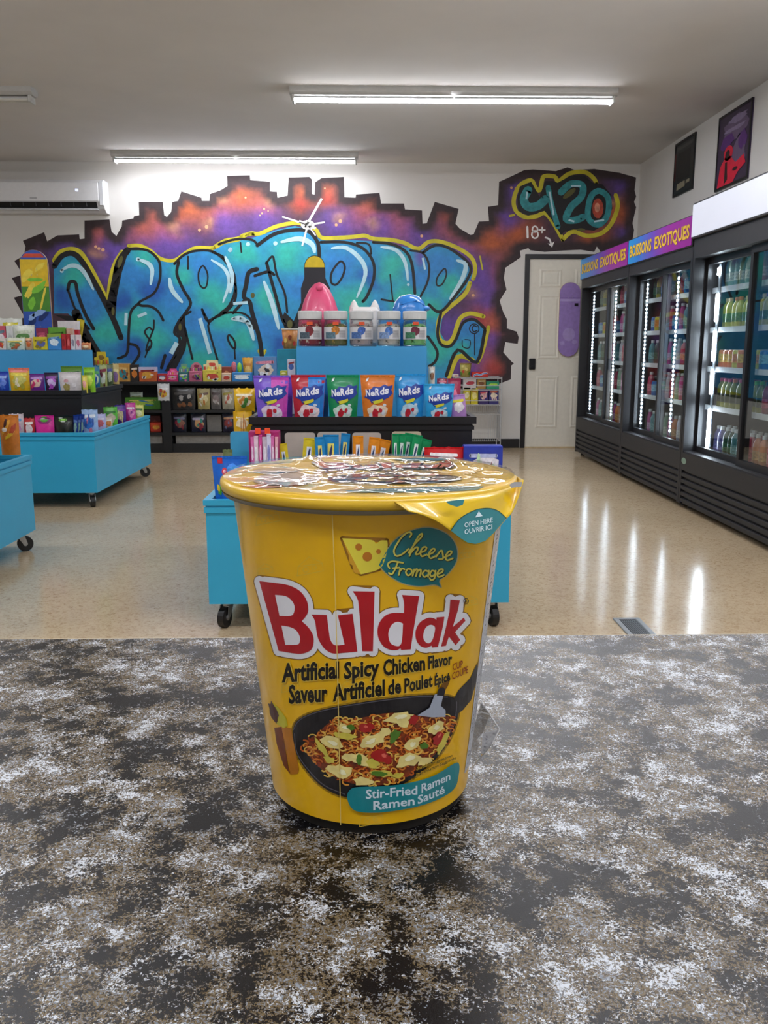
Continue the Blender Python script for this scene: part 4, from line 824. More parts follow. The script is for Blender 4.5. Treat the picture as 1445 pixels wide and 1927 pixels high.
ORD = ['first', 'second', 'third', 'fourth', 'fifth', 'sixth', 'seventh', 'eighth', 'ninth', 'tenth', 'eleventh', 'twelfth']
SN = ['bottom', 'fourth', 'third', 'second', 'top']
def row(unit, shelf, ys, spec, X=2.405, rn='front', door=''):
    z = ([.40]+SHELF)[shelf]
    for k, ((kind, body, cap, lab, words), y) in enumerate(zip(spec, ys)):
        drink(kind, body, cap, lab, X+R.uniform(-.006, .006), y, z+.0005, '%s, %s in %s row%s, %s %s shelf' % (words, ORD[k], rn, door, CN[unit], SN[shelf]), 'drinks in the %s' % CN[unit])
PG = ('slim', '8FB59A', 'E8ECEE', 'C9D8C0', 'slim pale green bottle'); PK = ('slim', 'C04A92', 'E8ECEE', 'E0A0C8', 'slim pink bottle'); WH = ('slim', 'C9C6D8', 'E8ECEE', 'E6E4EE', 'slim milky white bottle')
YG = ('bottle', 'B5B02A', 'E2C8A0', '5C7A2E', 'yellow-green bottle with a cream cap'); YO = ('bottle', 'C9BE3A', 'D06A2A', '6E8A2E', 'yellow bottle with an orange cap'); YV = ('bottle', 'C6C48A', '8A5AB0', '4E7A3E', 'pale bottle with a violet cap')
OC = ('can', 'D97A24', 'D8D8DA', 'E8B43A', 'orange can'); YC = ('can', 'C9C22A', 'D8D8DA', 'E08A2A', 'yellow can'); BC = ('can', '2A6AB8', 'D8D8DA', '8AC0E8', 'blue can')
DB = ('bottle', '8A8A1E', 'C84A6A', '2E3A1A', 'dark olive bottle with a pink cap'); DO = ('bottle', '8A8A1E', 'E07A3A', '2E3A1A', 'dark olive bottle with an orange cap'); DG = ('bottle', '8A8A1E', '7AC24A', '2E3A1A', 'dark olive bottle with a green cap'); RD = ('bottle', '8A1E3A', '2A2A2E', 'B04060', 'dark red bottle')
BG = ('bottle', '1E4A34', 'E8ECEE', '2E6A4A', 'dark green bottle with a white cap'); BT = ('bottle', '4A8A92', 'E8ECEE', '7AB0B4', 'teal bottle with a white cap'); BR = ('bottle', 'C03A5A', 'E8ECEE', 'E06A7A', 'red bottle with a white cap'); BO = ('bottle', 'D97A3A', 'E8ECEE', 'E8A060', 'orange bottle with a white cap'); BP = ('bottle', '5A5A9A', 'E8ECEE', '8A8AC0', 'blue-violet bottle with a white cap')
yc = [5.92-.078*k for k in range(10)]
for X_, rn in ((2.405, 'front'), (2.485, 'back')):
    row('near', 4, yc, [PG, PG, PG, PG, PG, PK, PK, PK, WH, WH], X_, rn); row('near', 3, yc, [YG, YG, YO, YO, YG, YV, YV, YG, YV, YG], X_, rn)
    row('near', 2, yc, [OC, OC, OC, YC, OC, YC, OC, YC, BC, BC], X_, rn); row('near', 1, yc, [DB, DB, DB, DO, DB, DB, DO, DG, DG, RD], X_, rn); row('near', 0, yc, [BP, BP, BG, BG, BT, BT, BR, BR, BO, BO], X_, rn)
yn = [5.10-.085*k for k in range(6)]
for s_, sp_ in ((4, [PG, WH, PG, WH, PK, PK]), (3, [BP, BP, BT, BT, BP, BP]), (2, [BC, BC, OC, BC, BC, BC]), (1, [BP, RD, RD, BP, BT, BT]), (0, [BR, BG, BG, BT, BO, BO])): row('near', s_, yn, sp_, rn='right-door')
ym = [7.38-.105*k for k in range(12)]; yf = [9.02-.12*k for k in range(12)]
pal = [PK, OC, YC, BR, BO, YG, BT, PG, RD, BC, WH, YO, BG]
for unit, ys in (('mid', ym), ('far', yf)):
    for s_ in range(5): row(unit, s_, ys, [pal[(k*5+s_*3+(k*k) % 4) % len(pal)] for k in range(len(ys))])

# ------------------------------------------------------------------ tiered display carts on castors
cblue = M('2FA4CE', rough=.4, var=.04, scale=4); cblue2 = M('3D9BD2', rough=.45, var=.03, scale=4); ctop = M('151518', rough=.4, var=.15)
def ring(mb, x0, x1, y0, y1, z0, z1, o, w):     # moulding strip around a box
    mb.box(x0-o, x1+o, y0-o, y0-o+w, z0, z1).box(x0-o, x1+o, y1+o-w, y1+o, z0, z1).box(x0-o, x0-o+w, y0-o+w, y1+o-w, z0, z1).box(x1+o-w, x1+o, y0-o+w, y1+o-w, z0, z1)
def castor(t, x, y, a):
    c = part('castor', MB().cyl((x, y, .085), (x, y, .108), .018, n=12).box(x-.03, x+.03, y-.03, y+.03, .100, .108), M('B4B6B8', rough=.3, metal=.8), t)
    d = Vector((math.cos(a), math.sin(a), 0)); nrm = Vector((-d.y, d.x, 0)); ctr = Vector((x, y, .042))+d*.022
    part('wheel', MB().cyl(ctr-nrm*.013, ctr+nrm*.013, .042, n=22), M('131316', rough=.45), c)
    hb = MB().cyl(ctr-nrm*.017, ctr+nrm*.017, .012, n=12)
    for s_ in (-1, 1):
        e = ctr+nrm*s_*.018; top = Vector((x, y, .09))+nrm*s_*.018
        hb.add([e-d*.012, e+d*.012, top+d*.02, top-d*.02, e-d*.012+nrm*.003*s_, e+d*.012+nrm*.003*s_, top+d*.02+nrm*.003*s_, top-d*.02+nrm*.003*s_], [(0, 1, 2, 3), (4, 5, 6, 7), (0, 1, 5, 4), (1, 2, 6, 5), (2, 3, 7, 6), (3, 0, 4, 7)])
    part('fork', hb, M('B4B6B8', rough=.3, metal=.8), c)
def cart(x0, x1, y0, y1, label, tier, top, rear=None, angs=(4.4, 4.9, 1.2, 2.0)):
    t = thing('display_cart', ((x0+x1)/2, (y0+y1)/2, 0), label, 'display cart', 'blue and black display carts')
    w = .018; z0, z1 = .108, .53
    part('bin_front', MB().box(x0, x1, y0, y0+w, z0, z1-.012), cblue, t); part('bin_back', MB().box(x0, x1, y1-w, y1, z0, z1-.012), cblue, t)
    part('bin_side', MB().box(x0, x0+w, y0+w, y1-w, z0, z1-.012), cblue, t); part('bin_side', MB().box(x1-w, x1, y0+w, y1-w, z0, z1-.012), cblue, t)
    part('bin_floor', MB().box(x0+w, x1-w, y0+w, y1-w, .36, .40), cblue2, t)
    mb = MB(); ring(mb, x0, x1, y0, y1, z1-.022, z1, .008, .03); part('rim_cap', mb, cblue, t)
    mb = MB(); ring(mb, x0, x1, y0, y1, z1-.052, z1-.030, .006, .012); part('rim_bead', mb, cblue, t)
    for k, (x, y) in enumerate(((x0+.06, y0+.06), (x1-.06, y0+.06), (x0+.06, y1-.07), (x1-.06, y1-.07))): castor(t, x, y, angs[k])
    a0, a1, b0, b1, zt = tier
    part('middle_tier', MB().box(a0, a1, b0, b1, .40, zt-.02), ctop, t)
    mb = MB(); ring(mb, a0, a1, b0, b1, zt-.024, zt+.006, .016, .022); part('tier_rim', mb, ctop, t)
    mb = MB(); ring(mb, a0, a1, b0, b1, zt-.05, zt-.034, .008, .014); part('tier_bead', mb, ctop, t)
    c0, c1, d0, d1, zz = top[:5]
    if len(top) == 5: part('top_riser', MB().cbox(c0, c1, d0, d1, zt-.02, zz, .002), cblue2, t)
    else:
        mb = MB().add([(x, y, z) for z in (zt-.02, zz) for x, y in ((c0, d0), (c1, d0), (c1-top[5], d1), (c0, d1))], [(3, 2, 1, 0), (4, 5, 6, 7), (0, 1, 5, 4), (1, 2, 6, 5), (2, 3, 7, 6), (3, 0, 4, 7)])
        part('top_riser', mb, cblue2, t)
    if rear: part('rear_riser', MB().cbox(*rear[:4], zt-.02, rear[4], .002), M('1C93AE', rough=.45), t)  # darker teal than the other risers: shade put into its colour
    return t
ZM = .818          # top of the middle tier's rim
TS = ZM-.02        # the surface the bags stand on
rr_ = at(523, 656, 4.62); 
cart(-.623, .574, 3.38, 4.87, 'blue and black tiered candy cart in the middle, behind the noodle cup', (-.475, .458, 3.74, 4.82, ZM), (-.312, .285, 4.08, 4.50, 1.117), rear=(rr_.x, .30, 4.56, 4.80, 1.105))
cart(-3.08, -1.88, 6.12, 7.70, 'blue and black tiered candy cart at the left, second row', (-2.93, -2.06, 6.46, 7.52, .80), (-2.95, -2.11, 6.96, 7.48, 1.091, .175), angs=(4.4, 5.2, 1.2, .6))
cart(-3.05, -1.85, 3.38, 4.86, 'blue candy cart cut off by the left edge of the picture', (-2.9, -2.0, 3.75, 4.75, .80), (-2.8, -2.2, 4.05, 4.6, 1.10), angs=(4.4, 5.2, 1.2, .5))

# ------------------------------------------------------------------ black shelving along the back wall
SY0, SY1 = 9.40, 9.79; sb = M('121215', rough=.5, var=.15)
P0 = at(305, 780, SY0).x; P1 = at(322, 780, SY0).x; XR = at(536, 780, SY0).x; XL = -3.3
t = thing('wall_shelf', ((XL+XR)/2, 9.6, 0), 'low black wooden shelving along the mural wall', 'shelf')
part('top_board', MB().cbox(XL, XR, SY0-.01, SY1, .722, .752, .003), sb, t)
for x in (XL, XR-.03): part('end_panel', MB().box(x, x+.03, SY0, SY1, 0, .722), sb, t)
part('post', MB().box(P0, P1, SY0-.005, SY1, 0, .722), sb, t)
part('back_board', MB().box(XL+.03, XR-.03, SY1-.012, SY1, 0, .722), sb, t)
for a0, a1 in ((XL+.03, P0), (P1, XR-.03)):
    part('shelf_board', MB().box(a0, a1, SY0, SY1-.012, .425, .455), sb, t); part('shelf_board', MB().box(a0, a1, SY0, SY1-.012, .185, .215), sb, t)
    part('toe_board', MB().box(a0, a1, SY0+.01, SY0+.03, 0, .095), sb, t)
    part('stored_board', MB().box(a0+.03, a1-.02, SY0+.04, SY0+.05, .096, .183), M('8A8680', rough=.7, var=.15), t)
# ------------------------------------------------------------------ white wire rack by the door
wm = M('C8CACC', rough=.35, metal=.4, var=.05)
t = thing('wire_rack', (1.26, 9.62, 0), 'white wire basket rack with snacks against the back wall', 'rack')
x0, x1, y0, y1 = .98, 1.47, 9.48, 9.76
for x in (x0, x1):
    for y in (y0, y1): part('upright', MB().cyl((x, y, 0), (x, y, .80), .006, n=8), wm, t)
for z in (.50, .66, .78):
    mb = MB()
    for zz in (z, z+.045 if z < .7 else z+.012): mb.tube([(x0, y0, zz), (x1, y0, zz), (x1, y1, zz), (x0, y1, zz), (x0, y0, zz)], .004, 6)
    for k in range(22):
        x = x0+(x1-x0)*k/21; mb.cyl((x, y0, z), (x, y1, z), .002, n=5, cap=False)
    part('wire_basket', mb, wm, t)['kind'] = 'stuff'
mb = MB()
for k in range(24):
    x = x0+(x1-x0)*k/23; mb.cyl((x, y0, .11), (x, y0, .50), .002, n=5, cap=False)
for k in range(12):
    y = y0+(y1-y0)*k/11; mb.cyl((x1, y, .11), (x1, y, .50), .002, n=5, cap=False); mb.cyl((x0, y, .11), (x0, y, .50), .002, n=5, cap=False)
for zz in (.11, .40): mb.tube([(x0, y0, zz), (x1, y0, zz), (x1, y1, zz), (x0, y1, zz), (x0, y0, zz)], .004, 6)
part('wire_panels', mb, wm, t)['kind'] = 'stuff'
# ------------------------------------------------------------------ packaged goods
def clampv(a): return max(0., min(1., a))
def place(px, Y, z0, X):
    x0, y0, x1, y1 = px; xm = (x0+x1)/2
    if X is not None: Y = onx(xm, (y0+y1)/2, X).y
    tp = at(xm, y0, Y); bt = at(xm, y1, Y); w = (at(x1, y1, Y)-at(x0, y1, Y)).x
    zb = bt.z if z0 is None else z0
    return Vector((bt.x, Y, zb)), w, tp.z-zb, tp.z-bt.z
def auto(cols, vis):
    """random flat print shapes in the visible upper part of the front"""
    out = []; lo = 1-vis
    for k, c in enumerate(cols):
        if k == 0: sh = [disc(.5+R.uniform(-.06, .06), lo+vis*.45, .33, vis*.24, 14, 0, .35)]
        elif k == 1: sh = [stroke([(.16, lo+vis*(.70+R.uniform(-.03, .05))), (.84, lo+vis*(.72+R.uniform(-.03, .06)))], vis*.12, 0)]
        else: sh = [disc(R.uniform(.22, .78), lo+vis*R.uniform(.12, .62), R.uniform(.08, .16), vis*R.uniform(.06, .12), 10, R.random()*3, .5) for _ in range(3)]
        out.append((c, sh))
    return out
KIND = {'pouch': ('candy_pouch', 'candy bag'), 'pillow': ('snack_bag', 'snack bag'), 'stick': ('candy_stick', 'candy pack'), 'box': ('candy_box', 'box'), 'tray': ('display_box', 'display box'), 'card': ('divider_card', 'divider')}
def bag(kind, label, px, Y, base, prints=(), z0=None, X=None, T=None, tb=.92, lean=0., yaw=0., roll=0., top=None, right=None, group=None, logo=None, rough=.28, name=None):
    loc, w, h, vis = place(px, Y, z0, X); vis = clampv(vis/h)
    nm, ct = KIND[kind]; loc.x -= h*(1-vis/2)*math.sin(math.radians(roll))
    t = thing(name or nm, loc, label, ct, group, rot=(math.radians(-lean), math.radians(roll), math.radians(yaw)+1e-6))
    T = T or (min(.035, w*.22) if kind != 'stick' else .006)
    def width(v): return w*(tb+(1-tb)*v)
    def prof(v):
        if kind == 'pouch': return (.75+1.2*v if v < .2 else 1.)*clampv((.90-v)/.35)**.6+.03
        return clampv(math.sin(math.pi*clampv((v-.06)/.88)))**.55+.04
    def th(u, v): return T*prof(v)*clampv(1-abs(2*u-1)**2.6)**.8
    def front(off): return lambda u, v: ((u-.5)*width(v), -th(u, v)-off, v*h)
    NU, NV = 8, 10; mb = MB()
    for sgn in (-1, 1):
        q = .9 if sgn > 0 else 1
        mb.add([((i/NU-.5)*width(j/NV), sgn*q*th(i/NU, j/NV)-(.0002 if sgn < 0 else -.0002), j/NV*h+(.004*math.sin(i*2.1+j) if kind == 'pillow' and j in (0, NV) else 0)) for j in range(NV+1) for i in range(NU+1)],
               [(j*(NU+1)+i, j*(NU+1)+i+1, (j+1)*(NU+1)+i+1, (j+1)*(NU+1)+i) for j in range(NV) for i in range(NU)])
    part('bag_body', mb, M(base, rough=rough, coat=.2, var=.12, scale=40), t, smooth=True)
    lay = .0012
    rect = lambda u0, u1, v0, v1: fill([(u0, v0), (u1, v0), (u1, v1), (u0, v1)])
    if right: art('side_colour', [rect(.5, .995, .01, .99)], M(right, rough=rough, coat=.2, var=.12, scale=40), t, front(lay), .125, .1); lay += .001
    if top: art('top_band', [rect(.01, .99, 1-.2*vis, .995)], M(top, rough=rough, coat=.2, var=.1), t, front(lay), .125, .1); lay += .001
    pr = auto(prints, vis) if prints and isinstance(prints[0], str) else prints
    for c, sh in pr:
        art('print', sh, M(c, rough=.35, var=.2, scale=70), t, front(lay), .125, .1)['kind'] = 'stuff'; lay += .0009
    if logo: logo(t, front, lay)
    mb = MB(); sv = .985
    mb.add([((i/6-.5)*width(sv), s_*.0022, z) for s_ in (-1, 1) for z in (h*(1-.05*vis), h) for i in range(7)], [(i, i+1, i+8, i+7) for i in range(6)]+[(14+i, 14+i+1, 14+i+8, 14+i+7) for i in range(6)])
    part('top_seal', mb, M(top or base, rough=.22, coat=.3, var=.25, scale=90), t)
    return t
def carton(label, px, Y, base, prints=(), z0=None, X=None, depth=.05, yaw=0., group=None, top=None, header=None, name=None, cat=None):
    loc, w, h, vis = place(px, Y, z0, X); vis = clampv(vis/h)
    kind = 'tray' if header else 'box'
    t = thing(name or KIND[kind][0], loc, label, cat or KIND[kind][1], group, rot=(0, 0, math.radians(yaw)+1e-6))
    hb = h*(.55 if header else 1)
    part('carton', MB().cbox(-w/2, w/2, -.0, depth, 0, hb, min(.003, w*.05)), M(base, rough=.4, var=.1, scale=40), t)
    mp = lambda off: (lambda u, v: ((u-.5)*w, -off, v*hb))
    if header:
        if header == 'arch': P = [(w*.48*math.cos(math.pi*k/12), hb+(h-hb)*math.sin(math.pi*k/12)) for k in range(13)]+[(-w*.48, hb*.5), (w*.48, hb*.5)]
        else: P = [(-w*.5, hb*.5), (w*.5, hb*.5), (w*.5, h*.80), (w*.33, h*.82), (w*.30, h), (-w*.30, h), (-w*.33, h*.82), (-w*.5, h*.80)]
        hd = part('header_card', MB().prism(P, depth-.004, depth), M(top or base, rough=.45, var=.1), t)
        if prints: art('header_print', [disc(0, h*.80, w*.2, h*.09, 12, 0, .4)], M(prints[0], rough=.4, var=.2), hd, lambda x, z: (x, depth-.0045, z))
        for k in range(5):
            x = -w*.4+k*w*.2; part('piece', MB().cyl((x, depth*.5, hb*.6), (x, depth*.45, hb+(h-hb)*.35), w*.06, w*.05, n=8), M(prints[k % len(prints)], rough=.3, var=.15), t)
    elif top: part('lid_band', MB().box(-w/2-.0006, w/2+.0006, -.0008, depth, hb*(1-.3*vis), hb+.0006), M(top, rough=.4, var=.1), t)
    lay = .0012
    pr = auto(prints, vis) if prints and isinstance(prints[0], str) else prints
    for c, sh in pr: art('print', sh, M(c, rough=.4, var=.2, scale=70), t, mp(lay))['kind'] = 'stuff'; lay += .0006
    return t
# --- wide candy pouches on the middle cart
def brand(t, front, lay):
    art('logo_patch', [fill([(.08, .52), (.16, .62), (.12, .68), (.30, .70), (.38, .76), (.55, .74), (.70, .80), (.82, .76), (.95, .78), (.92, .68), (.97, .60), (.85, .52), (.66, .46), (.45, .42), (.30, .40), (.24, .48)])], M('1F3FA0', rough=.3, var=.15, scale=60), t, front(lay), .1, .1)
    arts('logo_lettering', [word('N', .13, .545, .27, .555, .145, bold=.035, down=False), word('e', .28, .555, .41, .565, .13, bold=.035, down=False), word('R', .42, .565, .56, .575, .15, bold=.035, down=False), word('d', .57, .585, .70, .595, .14, bold=.035, down=False), word('s', .71, .60, .84, .61, .15, bold=.035, down=False)], M('E9ECF6', rough=.3, var=.03), t, front(lay+.0012), .1, .1)
    art('flavour_strip', [fill([(.30, .435), (.66, .50), (.68, .46), (.62, .42), (.36, .37), (.38, .41)])], M('D6D23A', rough=.3), t, front(lay+.0012), .1, .1)
    arts('candy_picture', [disc(.42, .18, .11, .10, 12, .3, .4), disc(.6, .24, .06, .05, 10, 0, .5)], M('C22A3A', rough=.3, var=.3, scale=60), t, front(lay+.0006), .1, .1)
    arts('candy_glint', [disc(.68, .20, .07, .06, 10, 0, .5), disc(.26, .13, .06, .05, 10, 0, .5), disc(.72, .36, .06, .03, 10, 0, .3), disc(.2, .9, .07, .03, 4, .7)], M('DCE4F0', rough=.3, var=.2, scale=60), t, front(lay+.0004), .1, .1)
g6 = 'wide candy pouches on the middle cart'
NP = [((479, 706, 546, 784), '7A5AD0', 'C84AB8', 'purple and magenta candy pouch, leftmost of the pouch row on the middle cart'), ((549, 705, 614, 784), 'B8263A', '2A80D8', 'red and blue candy pouch between the purple and green pouches'), ((615, 705, 677, 784), '0F8A56', None, 'green candy pouch between the red-blue and orange pouches'),
      ((678, 705, 743, 784), 'DB7A2A', None, 'orange candy pouch in the pouch row on the middle cart'), ((741, 703, 800, 784), '2A96DC', None, 'tall sky-blue candy pouch right of the orange pouch'), ((797, 722, 854, 784), '30A6E4', None, 'short sky-blue candy pouch at the right end of the pouch row')]
for k, (px, c1, c2, lb) in enumerate(NP):
    bag('pouch', lb, px, 3.835 if k != 4 else 3.86, c1, [(('E6D4EC', 'F0D8DC', 'CFE8DC', 'F2D8C0', 'B8DCF2', 'B8DCF2')[k], [disc(.5, .20, .34, .17, 16, 0, .3)])], z0=TS+.001, tb=.80, right=c2, lean=-4, logo=brand, group=g6, T=.022)
bag('pouch', 'purple pouch tucked behind the leftmost candy pouch', (510, 708, 553, 784), 3.92, '6E4AC0', ['9A6AD8'], z0=TS+.001, tb=.85, lean=-3, T=.015)
bag('pouch', 'dark blue pouch tucked behind the red and blue pouch', (578, 712, 620, 784), 3.92, '1E5AA8', ['2A6AC0'], z0=TS+.001, tb=.85, lean=-3, T=.015)
bag('pouch', 'slim lilac pack leaning at the right end of the middle cart', (846, 742, 876, 784), 3.86, 'B88AD0', ['F0E8F6', 'E0D23A'], z0=TS+.001, lean=-6, T=.012, roll=-8)
bag('pouch', 'magenta pouch standing behind the short sky-blue pouch', (842, 712, 866, 784), 3.95, 'A0264E', ['E06A8A'], z0=TS+.001, T=.02)
# --- jars and moulded tubs on the top riser
jar_glass = glass_mat('jar_plastic', 'F4F6F4', .10, .06)
def candy_mat(name, cols, scale=70):
    m, nt, b = nodes_mat(name); tc = nt.nodes.new('ShaderNodeTexCoord'); v = tex(nt, 'Voronoi', scale, vec=tc.outputs['Object'])
    r = ramp(nt, v.outputs['Color'], [(k/len(cols), c) for k, c in enumerate(cols)], 'CONSTANT'); nt.links.new(r.outputs[0], b.inputs['Base Color']); b.inputs['Roughness'].default_value = .35; return m
JR = [(561, 607, ['C98A9A', '4E6A4A', 'D8D2C0', '8A2A3A'], '7A1E2A', 'jar of mixed red and green candy, leftmost of the five clear jars'), (609, 655, ['D9C27A', 'E8DCA8', 'A08A3A', '6A6A3A'], 'C07A2A', 'jar of yellow candy, second of the five clear jars'), (657, 703, ['D8D4CC', 'EDEAE4', '5A5A5E', 'B8A8A8'], '3A62B0', 'jar of white candy behind a blue picture label, middle of the five jars'),
      (709, 754, ['E0DED8', 'F0EEE8', '6A6A66', 'C8C4BC'], '4A78C0', 'jar of white candy, fourth of the five clear jars'), (757, 803, ['1E7A2E', '2A9A3A', '0F5A22', '7AC27A'], '6A1E3A', 'jar of bright green candy, rightmost of the five clear jars')]
for k, (a, b_, cols, pic, lb) in enumerate(JR):
    Y = 4.15; c = at((a+b_)/2, 650, Y); w = (at(b_, 620, Y)-at(a, 620, Y)).x; r = w/2*.98; h = at(0, 585, Y).z-1.118; z = 1.118
    t = thing('candy_jar', (c.x, Y, z), lb, 'jar', 'clear candy jars on the top riser')
    part('jar_wall', MB().lathe((c.x, Y, z), [(r*.9, .001), (r*.98, .006), (r*.98, h*.66), (r*.92, h*.72), (r*.9, h*.76)], 24), jar_glass, t, smooth=True)
    mb = MB().lathe((c.x, Y, z), [(r*.86, .004), (r*.93, .01), (r*.93, h*.58), (r*.7, h*.64), (.001, h*.66)], 20)
    rr = random.Random(k)
    for q in range(26):
        an = rr.uniform(math.pi, 2*math.pi); zz = rr.uniform(.01, h*.62); rq = r*.13
        mb.lathe((c.x+r*.80*math.cos(an), Y+r*.80*math.sin(an), z+zz), [(.001, -rq), (rq*.8, -rq*.6), (rq, 0), (rq*.8, rq*.6), (.001, rq)], 7, cap=False)
    part('candies', mb, candy_mat('jar_candy', cols), t)['kind'] = 'stuff'
    part('lid', MB().lathe((c.x, Y, z), [(r*.97, h*.76), (r*1.0, h*.78), (r*1.0, h*.97), (r*.96, h), (r*.5, h*.995)], 28), M('D3D6D6', rough=.3, var=.04, alpha=.9), t, smooth=False)
    n = 12; a0, a1 = -math.pi*.92, -math.pi*.08
    wrap = lambda off, c=c, r=r, Y=Y, z=z: (lambda u, v: (c.x+(r*.985+off)*math.cos(a0+(a1-a0)*u), Y+(r*.985+off)*math.sin(a0+(a1-a0)*u), z+v))
    lbp = part('label', MB().add([wrap(.001)(i/n, v) for v in (h*.20, h*.55) for i in range(n+1)], [(i, i+1, n+2+i, n+1+i) for i in range(n)]), M('D4D4D6', rough=.5, var=.05), t, smooth=True)
    art('label_picture', [disc(.5, h*.44, .13, h*.13, 14, 0, .3)], M(pic, rough=.45, var=.5, scale=120), lbp, wrap(.002), .08)
    art('label_block', [fill([(.16, h*.22), (.50, h*.22), (.50, h*.40), (.16, h*.40)])], M(('4A5A66', '5A7886', '4A6EA8', '7A96C0', '3E7A5A')[k], rough=.45, var=.5, scale=160), lbp, wrap(.0025), .08)
    art('label_small_print', [stroke([(.62, h*(.24+.03*q)), (.86, h*(.24+.03*q))], h*.012, 0) for q in range(8)], M('8A8A8E', rough=.5), lbp, wrap(.002), .08)['kind'] = 'stuff'
    art('price_sticker', [fill([(.42, h*.60), (.60, h*.60), (.60, h*.69), (.42, h*.69)])], M('E0542A', rough=.4), lbp, wrap(.003), .08)
def ellip(c, rx, ry, rz, n=18, m=10, z_lo=-1.):
    mb = MB(); vs = []; 
    for j in range(m+1):
        s_ = z_lo+(1-z_lo)*j/m; rr = math.sqrt(max(1e-6, 1-min(1, abs(s_))**2)) if abs(s_) < 1 else 1e-3
        for k in range(n): vs.append((c[0]+rx*rr*math.cos(2*math.pi*k/n), c[1]+ry*rr*math.sin(2*math.pi*k/n), c[2]+rz*s_))
    mb.add(vs, [(j*n+k, j*n+(k+1) % n, (j+1)*n+(k+1) % n, (j+1)*n+k) for j in range(m) for k in range(n)]+[tuple(range(n-1, -1, -1)), tuple(m*n+k for k in range(n))]); return mb
YT = 4.33
c = at(602, 640, YT); w = (at(638, 588, YT)-at(566, 588, YT)).x*1.12; hh = at(0, 530, YT).z-1.118; pm = M('E0527E', rough=.35, coat=.2, var=.05)
t = thing('moulded_tub', (c.x, YT, 1.118), 'pink rounded cone-shaped plastic tub with a round knob, behind the jars', 'tub', 'moulded plastic tubs behind the jars')
part('tub_body', MB().lathe((c.x, YT, 1.118), [(w*.42, 0), (w*.46, .01), (w*.5, hh*.35), (w*.46, hh*.5), (w*.36, hh*.72), (w*.24, hh*.88), (w*.12, hh*.97), (.001, hh)], 26), pm, t, smooth=True)
k_ = at(601, 541, YT-w*.28); part('knob', ellip((k_.x, YT-w*.24, k_.z), .017, .017, .017), pm, t, smooth=True)
mb = MB(); mb.tube([(c.x+w*.2, YT-w*.16, 1.118+hh*.85), (c.x+w*.33, YT-w*.24, 1.118+hh*.5), (c.x+w*.40, YT-w*.27, 1.118+hh*.2)], .004, 6); part('moulded_fold', mb, pm, t)
c = at(686, 640, YT); w = (at(713, 588, YT)-at(657, 588, YT)).x; hh = at(0, 572, YT).z-1.118; wmn = M('E6E4E2', rough=.35, coat=.2, var=.03)
t = thing('moulded_tub', (c.x, YT, 1.118), 'white plastic tub with two pointed corners, behind the middle jar', 'tub', 'moulded plastic tubs behind the jars')
part('tub_body', MB().cbox(c.x-w*.5, c.x+w*.5, YT-w*.36, YT+w*.36, 1.118, 1.118+hh*.93, w*.12), wmn, t)
for s_ in (-1, 1): part('pointed_corner', MB().lathe((c.x+s_*w*.35, YT, 1.118+hh*.80), [(w*.19, 0), (w*.15, hh*.14), (w*.06, hh*.27), (.001, hh*.31)], 14), wmn, t, smooth=True)
part('brow_panel', MB().cbox(c.x-w*.27, c.x+w*.27, YT-w*.39, YT-w*.3, 1.118+hh*.6, 1.118+hh*.86, .008), wmn, t)
c = at(770, 640, YT); w = (at(804, 588, YT)-at(737, 588, YT)).x; hh = at(0, 552, YT).z-1.118; bm_ = M('2F86DA', rough=.25, coat=.4, var=.05)
t = thing('moulded_tub', (c.x, YT, 1.118), 'glossy blue domed plastic tub with a small side brim, behind the right jars', 'tub', 'moulded plastic tubs behind the jars')
part('tub_body', MB().lathe((c.x, YT, 1.118), [(w*.44, 0), (w*.46, hh*.5), (w*.48, hh*.66), (w*.42, hh*.84), (w*.28, hh*.95), (.001, hh)], 26), bm_, t, smooth=True)
part('brim', ellip((c.x+w*.42, YT-.01, 1.118+hh*.72), w*.16, w*.2, hh*.06), bm_, t, smooth=True)
mb = MB(); mb.tube([(c.x-w*.46, YT-w*.12, 1.118+hh*.72), (c.x-w*.2, YT-w*.40, 1.118+hh*.80), (c.x+w*.15, YT-w*.42, 1.118+hh*.86), (c.x+w*.4, YT-w*.2, 1.118+hh*.78)], .004, 6); part('seam_ridge', mb, bm_, t)
# plain card standee behind the tubs, colour blocks only
YS = 4.46; a = at(567, 600, YS); b_ = at(622, 600, YS); ztp = at(0, 479, YS).z; zm = at(0, 522, YS).z; zs = at(0, 502, YS).z; xm = at(592, 500, YS).x; hw = (at(612, 500, YS)-at(572, 500, YS)).x/2
t = thing('card_standee', (xm, YS, 1.118), 'plain navy cardboard standee with a yellow arched top, behind the pink tub', 'standee')
P = [(a.x, 1.118), (b_.x, 1.118), (b_.x, zm-.05), (xm+hw, zm)]+[(xm+hw*math.cos(math.pi*k/10), zs+(ztp-zs)*math.sin(math.pi*k/10)) for k in range(11)]+[(xm-hw, zm), (a.x, zm-.05)]
part('card', MB().prism(P, YS, YS+.006), M('23252E', rough=.5, var=.1), t)
fy = lambda o: (lambda x, z: (x, YS-o, z))
art('yellow_block', [fill([(xm+hw*.94*math.cos(math.pi*k/10), zs+(ztp-zs)*.94*math.sin(math.pi*k/10)) for k in range(11)])], M('E2C81E', rough=.45), t, fy(.001))
